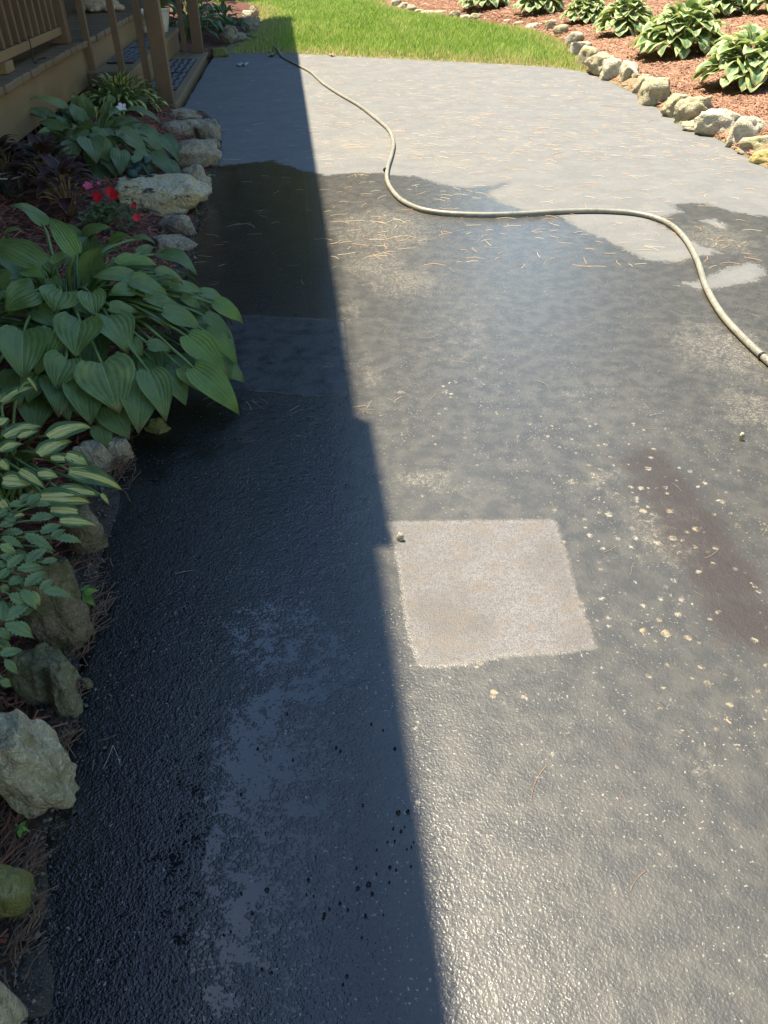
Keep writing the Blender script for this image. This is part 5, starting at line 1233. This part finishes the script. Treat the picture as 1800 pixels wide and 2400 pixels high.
# grit along the broken left edge
gn = 2600; gy = 0.25 + RG.rand(gn) ** 1.3 * 4.9; gx = np.interp(gy, LEY, LEX) + RG.normal(-0.012, .022, gn); gr = RG.uniform(.0012, .0045, gn) * np.where(RG.rand(gn) < .05, 1.9, 1)
oc = np.array([[1, 0, 0], [0, 1, 0], [-1, 0, 0], [0, -1, 0], [0, 0, .8], [0, 0, -.8]], float); gv = (oc[None] * gr[:, None, None]) * RG.uniform(.6, 1.25, (gn, 6, 1)) + np.column_stack([gx, gy, .006 + gr * .4])[:, None, :]
gt = np.array([[0, 1, 4], [1, 2, 4], [2, 3, 4], [3, 0, 4], [1, 0, 5], [2, 1, 5], [3, 2, 5], [0, 3, 5]]); gf = (np.arange(gn)[:, None, None] * 6 + gt[None]).reshape(-1, 3)
o_ = big_mesh('grit', gv.reshape(-1, 3), gf, strand('grit_tint', [(0.04, 0.035, 0.03), (0.10, 0.085, 0.07), (0.17, 0.15, 0.12), (0.03, 0.03, 0.032)]), False, dict(tint=np.repeat(RG.rand(gn), 6)))
tag(o_, 'loose grit and crumbs along the broken left edge of the drive', kind='stuff')
ptl = []
for _ in range(420):
    Y = .3 + RG.rand() ** 1.4 * 4.7; ptl.append((np.interp(Y, LEY, LEX) + RG.normal(-.02, .02), Y, .008 + RG.rand() * .004))
strands('needle_litter', ptl, RG.uniform(.015, .045, len(ptl)), RG.normal(1.75, .5, len(ptl)), .0011, strand('edge_needles', [(0.14, 0.07, 0.035), (0.20, 0.11, 0.055), (0.07, 0.04, 0.025)]), 'fine brown needles strewn along the left asphalt edge', lift=.004)
# mulch shreds, left bed
n = 16000; ptl = []; 
while len(ptl) < n:
    Y = RG.uniform(0.1, 8.5); X = np.interp(Y, LEY, LEX) - 0.02 - RG.rand() ** 1.0 * 1.3
    if Y > 5.3 and Y < 8.1 and X > -1.9: continue
    if tline(X, Y) < -1.92: continue
    ptl.append((X, Y, float(z_left(X, Y)) + RG.rand() * .012))
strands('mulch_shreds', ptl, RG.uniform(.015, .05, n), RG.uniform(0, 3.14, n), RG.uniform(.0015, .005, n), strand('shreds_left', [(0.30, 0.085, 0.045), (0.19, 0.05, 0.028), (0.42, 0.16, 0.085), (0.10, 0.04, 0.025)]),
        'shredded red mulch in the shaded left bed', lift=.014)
# mulch shreds, right bed
n = 60000; cand = []
XY = []
while len(XY) < n:
    m_ = 20000; x = RG.uniform(880, 1900, m_); y = RG.uniform(-160, 480, m_)
    u = (x - 900) / FPX; v = (y - 1200) / FPX; kk = (CAMH - .15) / (v * CP + SP); X = u * kk; Y = (CP - v * SP) * kk
    ok = pip(X, Y, RBP) & (Y < 20) & (X < 12) & (kk > 0); XY += list(zip(X[ok], Y[ok]))
XY = np.array(XY[:n]); Zr = z_right(XY[:, 0], XY[:, 1])
sc_ = np.clip(np.hypot(XY[:, 0], XY[:, 1]) / 5, .8, 1.9)
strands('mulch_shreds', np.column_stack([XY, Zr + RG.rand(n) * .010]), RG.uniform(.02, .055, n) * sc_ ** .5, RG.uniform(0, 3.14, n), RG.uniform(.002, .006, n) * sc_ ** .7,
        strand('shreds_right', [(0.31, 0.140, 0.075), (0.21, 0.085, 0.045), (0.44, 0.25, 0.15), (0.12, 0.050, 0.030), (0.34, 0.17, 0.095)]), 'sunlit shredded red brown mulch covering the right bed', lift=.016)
# clods and chips by the left stones
# ------------------------------------------------------------------ GRASS
n = 85000; XY = []
while len(XY) < n:
    m_ = 20000; X = RG.uniform(-3.6, 2.4, m_); Y = 7.0 + 10.5 * RG.rand(m_) ** 1.25; sd = sdist(X, Y, lawn_poly); ok = (sd > -.03) & (RG.rand(m_) < np.clip((sd + .05) / .15, .25, 1)); XY += list(zip(X[ok], Y[ok], sd[ok]))
XY = np.array(XY[:n]); X, Y, sd = XY.T; a = RG.uniform(0, 6.28, n)
patchy = np.array([noise.noise(Vector((x * 2.2, y * 1.2, 0))) for x, y in zip(X, Y)])
hgt = RG.uniform(.035, .085, n) * np.clip(.35 + sd / .35, .35, 1) * (1 + .35 * patchy); lean = RG.uniform(.1, .7, n) * hgt
wd = RG.uniform(.0022, .0042, n) * np.clip(Y / 9, 1, 1.6); V = np.zeros((n, 5, 3)); b = np.zeros(n) + .012 * np.clip(sd / .3, 0, 1)
fx, fy = np.cos(a), np.sin(a); wa = RG.uniform(0, 3.14, n); sx, sy = np.cos(wa) * wd, np.sin(wa) * wd
V[:, 0] = np.column_stack([X - sx, Y - sy, b]); V[:, 1] = np.column_stack([X + sx, Y + sy, b])
mx = X + fx * lean * .35; my = Y + fy * lean * .35
V[:, 2] = np.column_stack([mx + sx * .8, my + sy * .8, b + hgt * .6]); V[:, 3] = np.column_stack([mx - sx * .8, my - sy * .8, b + hgt * .6])
V[:, 4] = np.column_stack([X + fx * lean, Y + fy * lean, b + hgt])
bi = np.arange(n)[:, None] * 5; T = np.concatenate([bi + np.array([[0, 1, 2]]), bi + np.array([[0, 2, 3]]), bi + np.array([[3, 2, 4]])]).reshape(-1, 3)
tint = np.clip(RG.uniform(0, .75, n) + .25 * patchy + np.clip(.5 - sd * 1.1, 0, .5) + (RG.rand(n) < .06) * .5, 0, 1)
g = big_mesh('grass', V.reshape(-1, 3), T, strand('grass_blades', [(0.15, 0.29, 0.04), (0.24, 0.40, 0.06), (0.33, 0.47, 0.09), (0.44, 0.50, 0.16), (0.56, 0.45, 0.22)], .55, .4), False, dict(tint=np.repeat(tint, 5)))
tag(g, 'bright green uncut grass blades of the lawn', kind='stuff')

# ------------------------------------------------------------------ TREES AND SHRUBS BEYOND THE LAWN (seen mirrored in the wet asphalt)
foliage = strand('tree_foliage', [(0.022, 0.042, 0.010), (0.034, 0.062, 0.014), (0.05, 0.08, 0.02)], .7, .08)
def tree(x, y, h, cr, lab, seed, trunk_r=.18, low=.22, n=2600, cat='tree', name='broadleaf_tree', ls=.22):
    g_ = np.random.RandomState(seed); o_ = empty(name, (x, y, 0)); tag(o_, lab, cat, None)
    V = []; Fc = []
    pts = [Vector((x, y, -.1)), Vector((x + .1, y, h * .3)), Vector((x - .1, y + .1, h * .6)), Vector((x, y, h * .9))]
    v_, f_ = tube(catmull(pts, 4), [trunk_r * (1 - .07 * i) for i in range(13)], 8); V += v_; Fc += f_
    rr = random.Random(seed); cl = []
    for k in range(14):
        a = k * 2.4; z0 = h * (low + .1 + .6 * k / 14); e = Vector((x + math.cos(a) * cr * .7 * (1 - .4 * k / 14), y + math.sin(a) * cr * .7 * (1 - .4 * k / 14), z0 + h * .1))
        v_, f_ = tube([Vector((x, y, z0 - h * .05)), Vector((x, y, z0)).lerp(e, .5) + Vector((0, 0, .2)), e], [trunk_r * .4, trunk_r * .25, .03], 5); b_ = len(V); V += v_; Fc += [tuple(i + b_ for i in f) for f in f_]; cl.append(e)
    mesh_obj('trunk', V, Fc, MAT['bark'], o_)
    cen = []
    for k in range(46):
        t = g_.rand(); rad = cr * (math.sin(math.pi * (t * .85 + .1)) ** .6); a = g_.rand() * 6.28; q = g_.rand() ** .5
        cen.append((x + math.cos(a) * rad * q, y + math.sin(a) * rad * q, h * (low + (1 - low) * t), cr * g_.uniform(.22, .4)))
    cen = np.array(cen); ci = g_.randint(0, len(cen), n); d = g_.normal(size=(n, 3)); d /= np.linalg.norm(d, axis=1)[:, None]
    c = cen[ci, :3] + d * cen[ci, 3:4] * g_.uniform(.5, 1, (n, 1)) * np.array([1, 1, .7]); a1 = g_.normal(size=(n, 3)); a1 /= np.linalg.norm(a1, axis=1)[:, None]; a2 = np.cross(a1, g_.normal(size=(n, 3))); a2 /= np.linalg.norm(a2, axis=1)[:, None]
    s = g_.uniform(.6, 1.2, (n, 1)) * ls; W = np.stack([c - a1 * s, c + a2 * s * .55, c + a1 * s, c - a2 * s * .55], 1).reshape(-1, 3) - np.array([x, y, 0])
    big_mesh('crown', W, np.arange(n * 4).reshape(-1, 4), foliage, False, dict(tint=np.repeat(np.clip(g_.rand(n) * .6 + cen[ci, 3] / cr, 0, 1), 4)), o_)
    return o_
def tree_copy(src, x, y, sc, rz, lab):
    r_ = src.copy(); COL.objects.link(r_); r_.location = (x, y, 0); r_.rotation_euler = (0, 0, rz); r_.scale = (sc, sc, sc * 1.05)
    for ch in list(src.children): c_ = ch.copy(); COL.objects.link(c_); c_.parent = r_
    tag(r_, lab, 'tree'); return r_
tA = tree(-2.2, 24.5, 17, 3.9, 'tall leafy tree far behind the lawn, just left of centre', 71, n=5200, ls=.34)
tB = tree(10.2, 24, 16, 3.8, 'tall leafy tree behind the right mulch bed, right of the sky gap', 72, n=5200, ls=.34)
for k, (x, y, sc, src, lab) in enumerate([(-7.5, 21.5, 1.05, tB, 'tall leafy tree far behind the left bed'), (-4.8, 27, 1.2, tA, 'second row tree behind the lawn, left of centre'), (-13, 22, 1.1, tA, 'leafy tree beyond the house on the left'),
        (15, 20, .95, tA, 'leafy tree at the far right behind the mulch bed'), (13.5, 14, .8, tB, 'leafy tree on the right slope above the hostas'), (14.5, 8, .8, tA, 'leafy tree to the right of the drive'), (14, 1.5, .85, tB, 'leafy tree right of the place where the photo was taken'),
        (13, -5, .85, tA, 'leafy tree behind and right of the camera'), (7, -12, .9, tB, 'leafy tree behind the camera'), (0, -15, .95, tA, 'leafy tree at the street end of the drive'), (20, 26, 1.2, tB, 'back row tree far to the right'), (-.5, 31, 1.25, tB, 'back row tree behind the lawn')]):
    tree_copy(src, x, y, sc, k * 1.7, lab)
for (x, y, h, cr, lab, sd) in [(-3.4, 17.5, 1.5, 1.1, 'dark leafy shrub behind the far end of the left bed', 81), (-1.5, 19.5, 2.2, 1.4, 'dark leafy shrub behind the lawn', 82), (2.2, 24, 3.0, 2.0, 'wide shrub at the end of the lawn gap', 83), (5.5, 24, 3.2, 2.0, 'wide shrub behind the right bed', 84)]:
    tree(x, y, h, cr, lab, sd, .04, .05, 1500, 'shrub', 'leafy_shrub', .09)
bush = tree(-5.6, 19.5, 4.6, 2.3, 'large dense bush at the wood edge, left of the lawn', 85, .06, .02, 3800, 'shrub', 'dense_bush', .22)
for k, (x, y, sc, lab) in enumerate([(-8.8, 17.5, 1.1, 'large dense bush beyond the far end of the house'), (-2.6, 22.8, 1.15, 'large dense bush between the tree trunks behind the lawn'), (.2, 25.5, 1.0, 'large dense bush left of the bright sky gap'),
        (8.2, 22.5, 1.0, 'large dense bush right of the bright sky gap'), (11.5, 20, 1.1, 'large dense bush on the wood edge behind the right bed'), (13, 15.5, 1.0, 'large dense bush above the right slope'), (13.2, 10.5, 1.0, 'large dense bush to the right of the hostas'),
        (12.5, 5, 1.0, 'large dense bush right of the drive'), (-12, 19, 1.2, 'large dense bush behind the house corner')]): q = tree_copy(bush, x, y, sc, k * 1.3, lab); q['category'] = 'shrub'
# yellow-green plant at the far end of the left bed
Cx = PL(520, 22); hy = empty('daylily', Cx); tag(hy, 'sunlit yellow green leafy plant at the far end of the left bed', 'leafy plant')
rr = random.Random(91)
for i in range(70):
    a = rr.uniform(0, 6.28); d = Vector((math.cos(a), math.sin(a), 0)); b = Cx + d * rr.uniform(0, .3) + Vector((0, 0, rr.uniform(.05, .36))); t = b + (d + Vector((0, 0, rr.uniform(-.5, .6)))).normalized() * rr.uniform(.06, .1)
    add_leaf(hy, b, t, rr.uniform(.03, .045), Vector((0, 0, 1)), MAT['seed_leaf'], Cx if i % 4 == 0 else None, .002, arch=.12, cup=.2, heart=.1, nl=6, nw=4, seed=i)
for (x, y) in ((492, 12), (478, 20)):
    c = P(x, y, .30); flower(hy, c, .014, MAT['red'], Vector((0, -.8, .6)))
for o_ in bpy.data.objects:
    if '_h' in o_: del o_['_h']
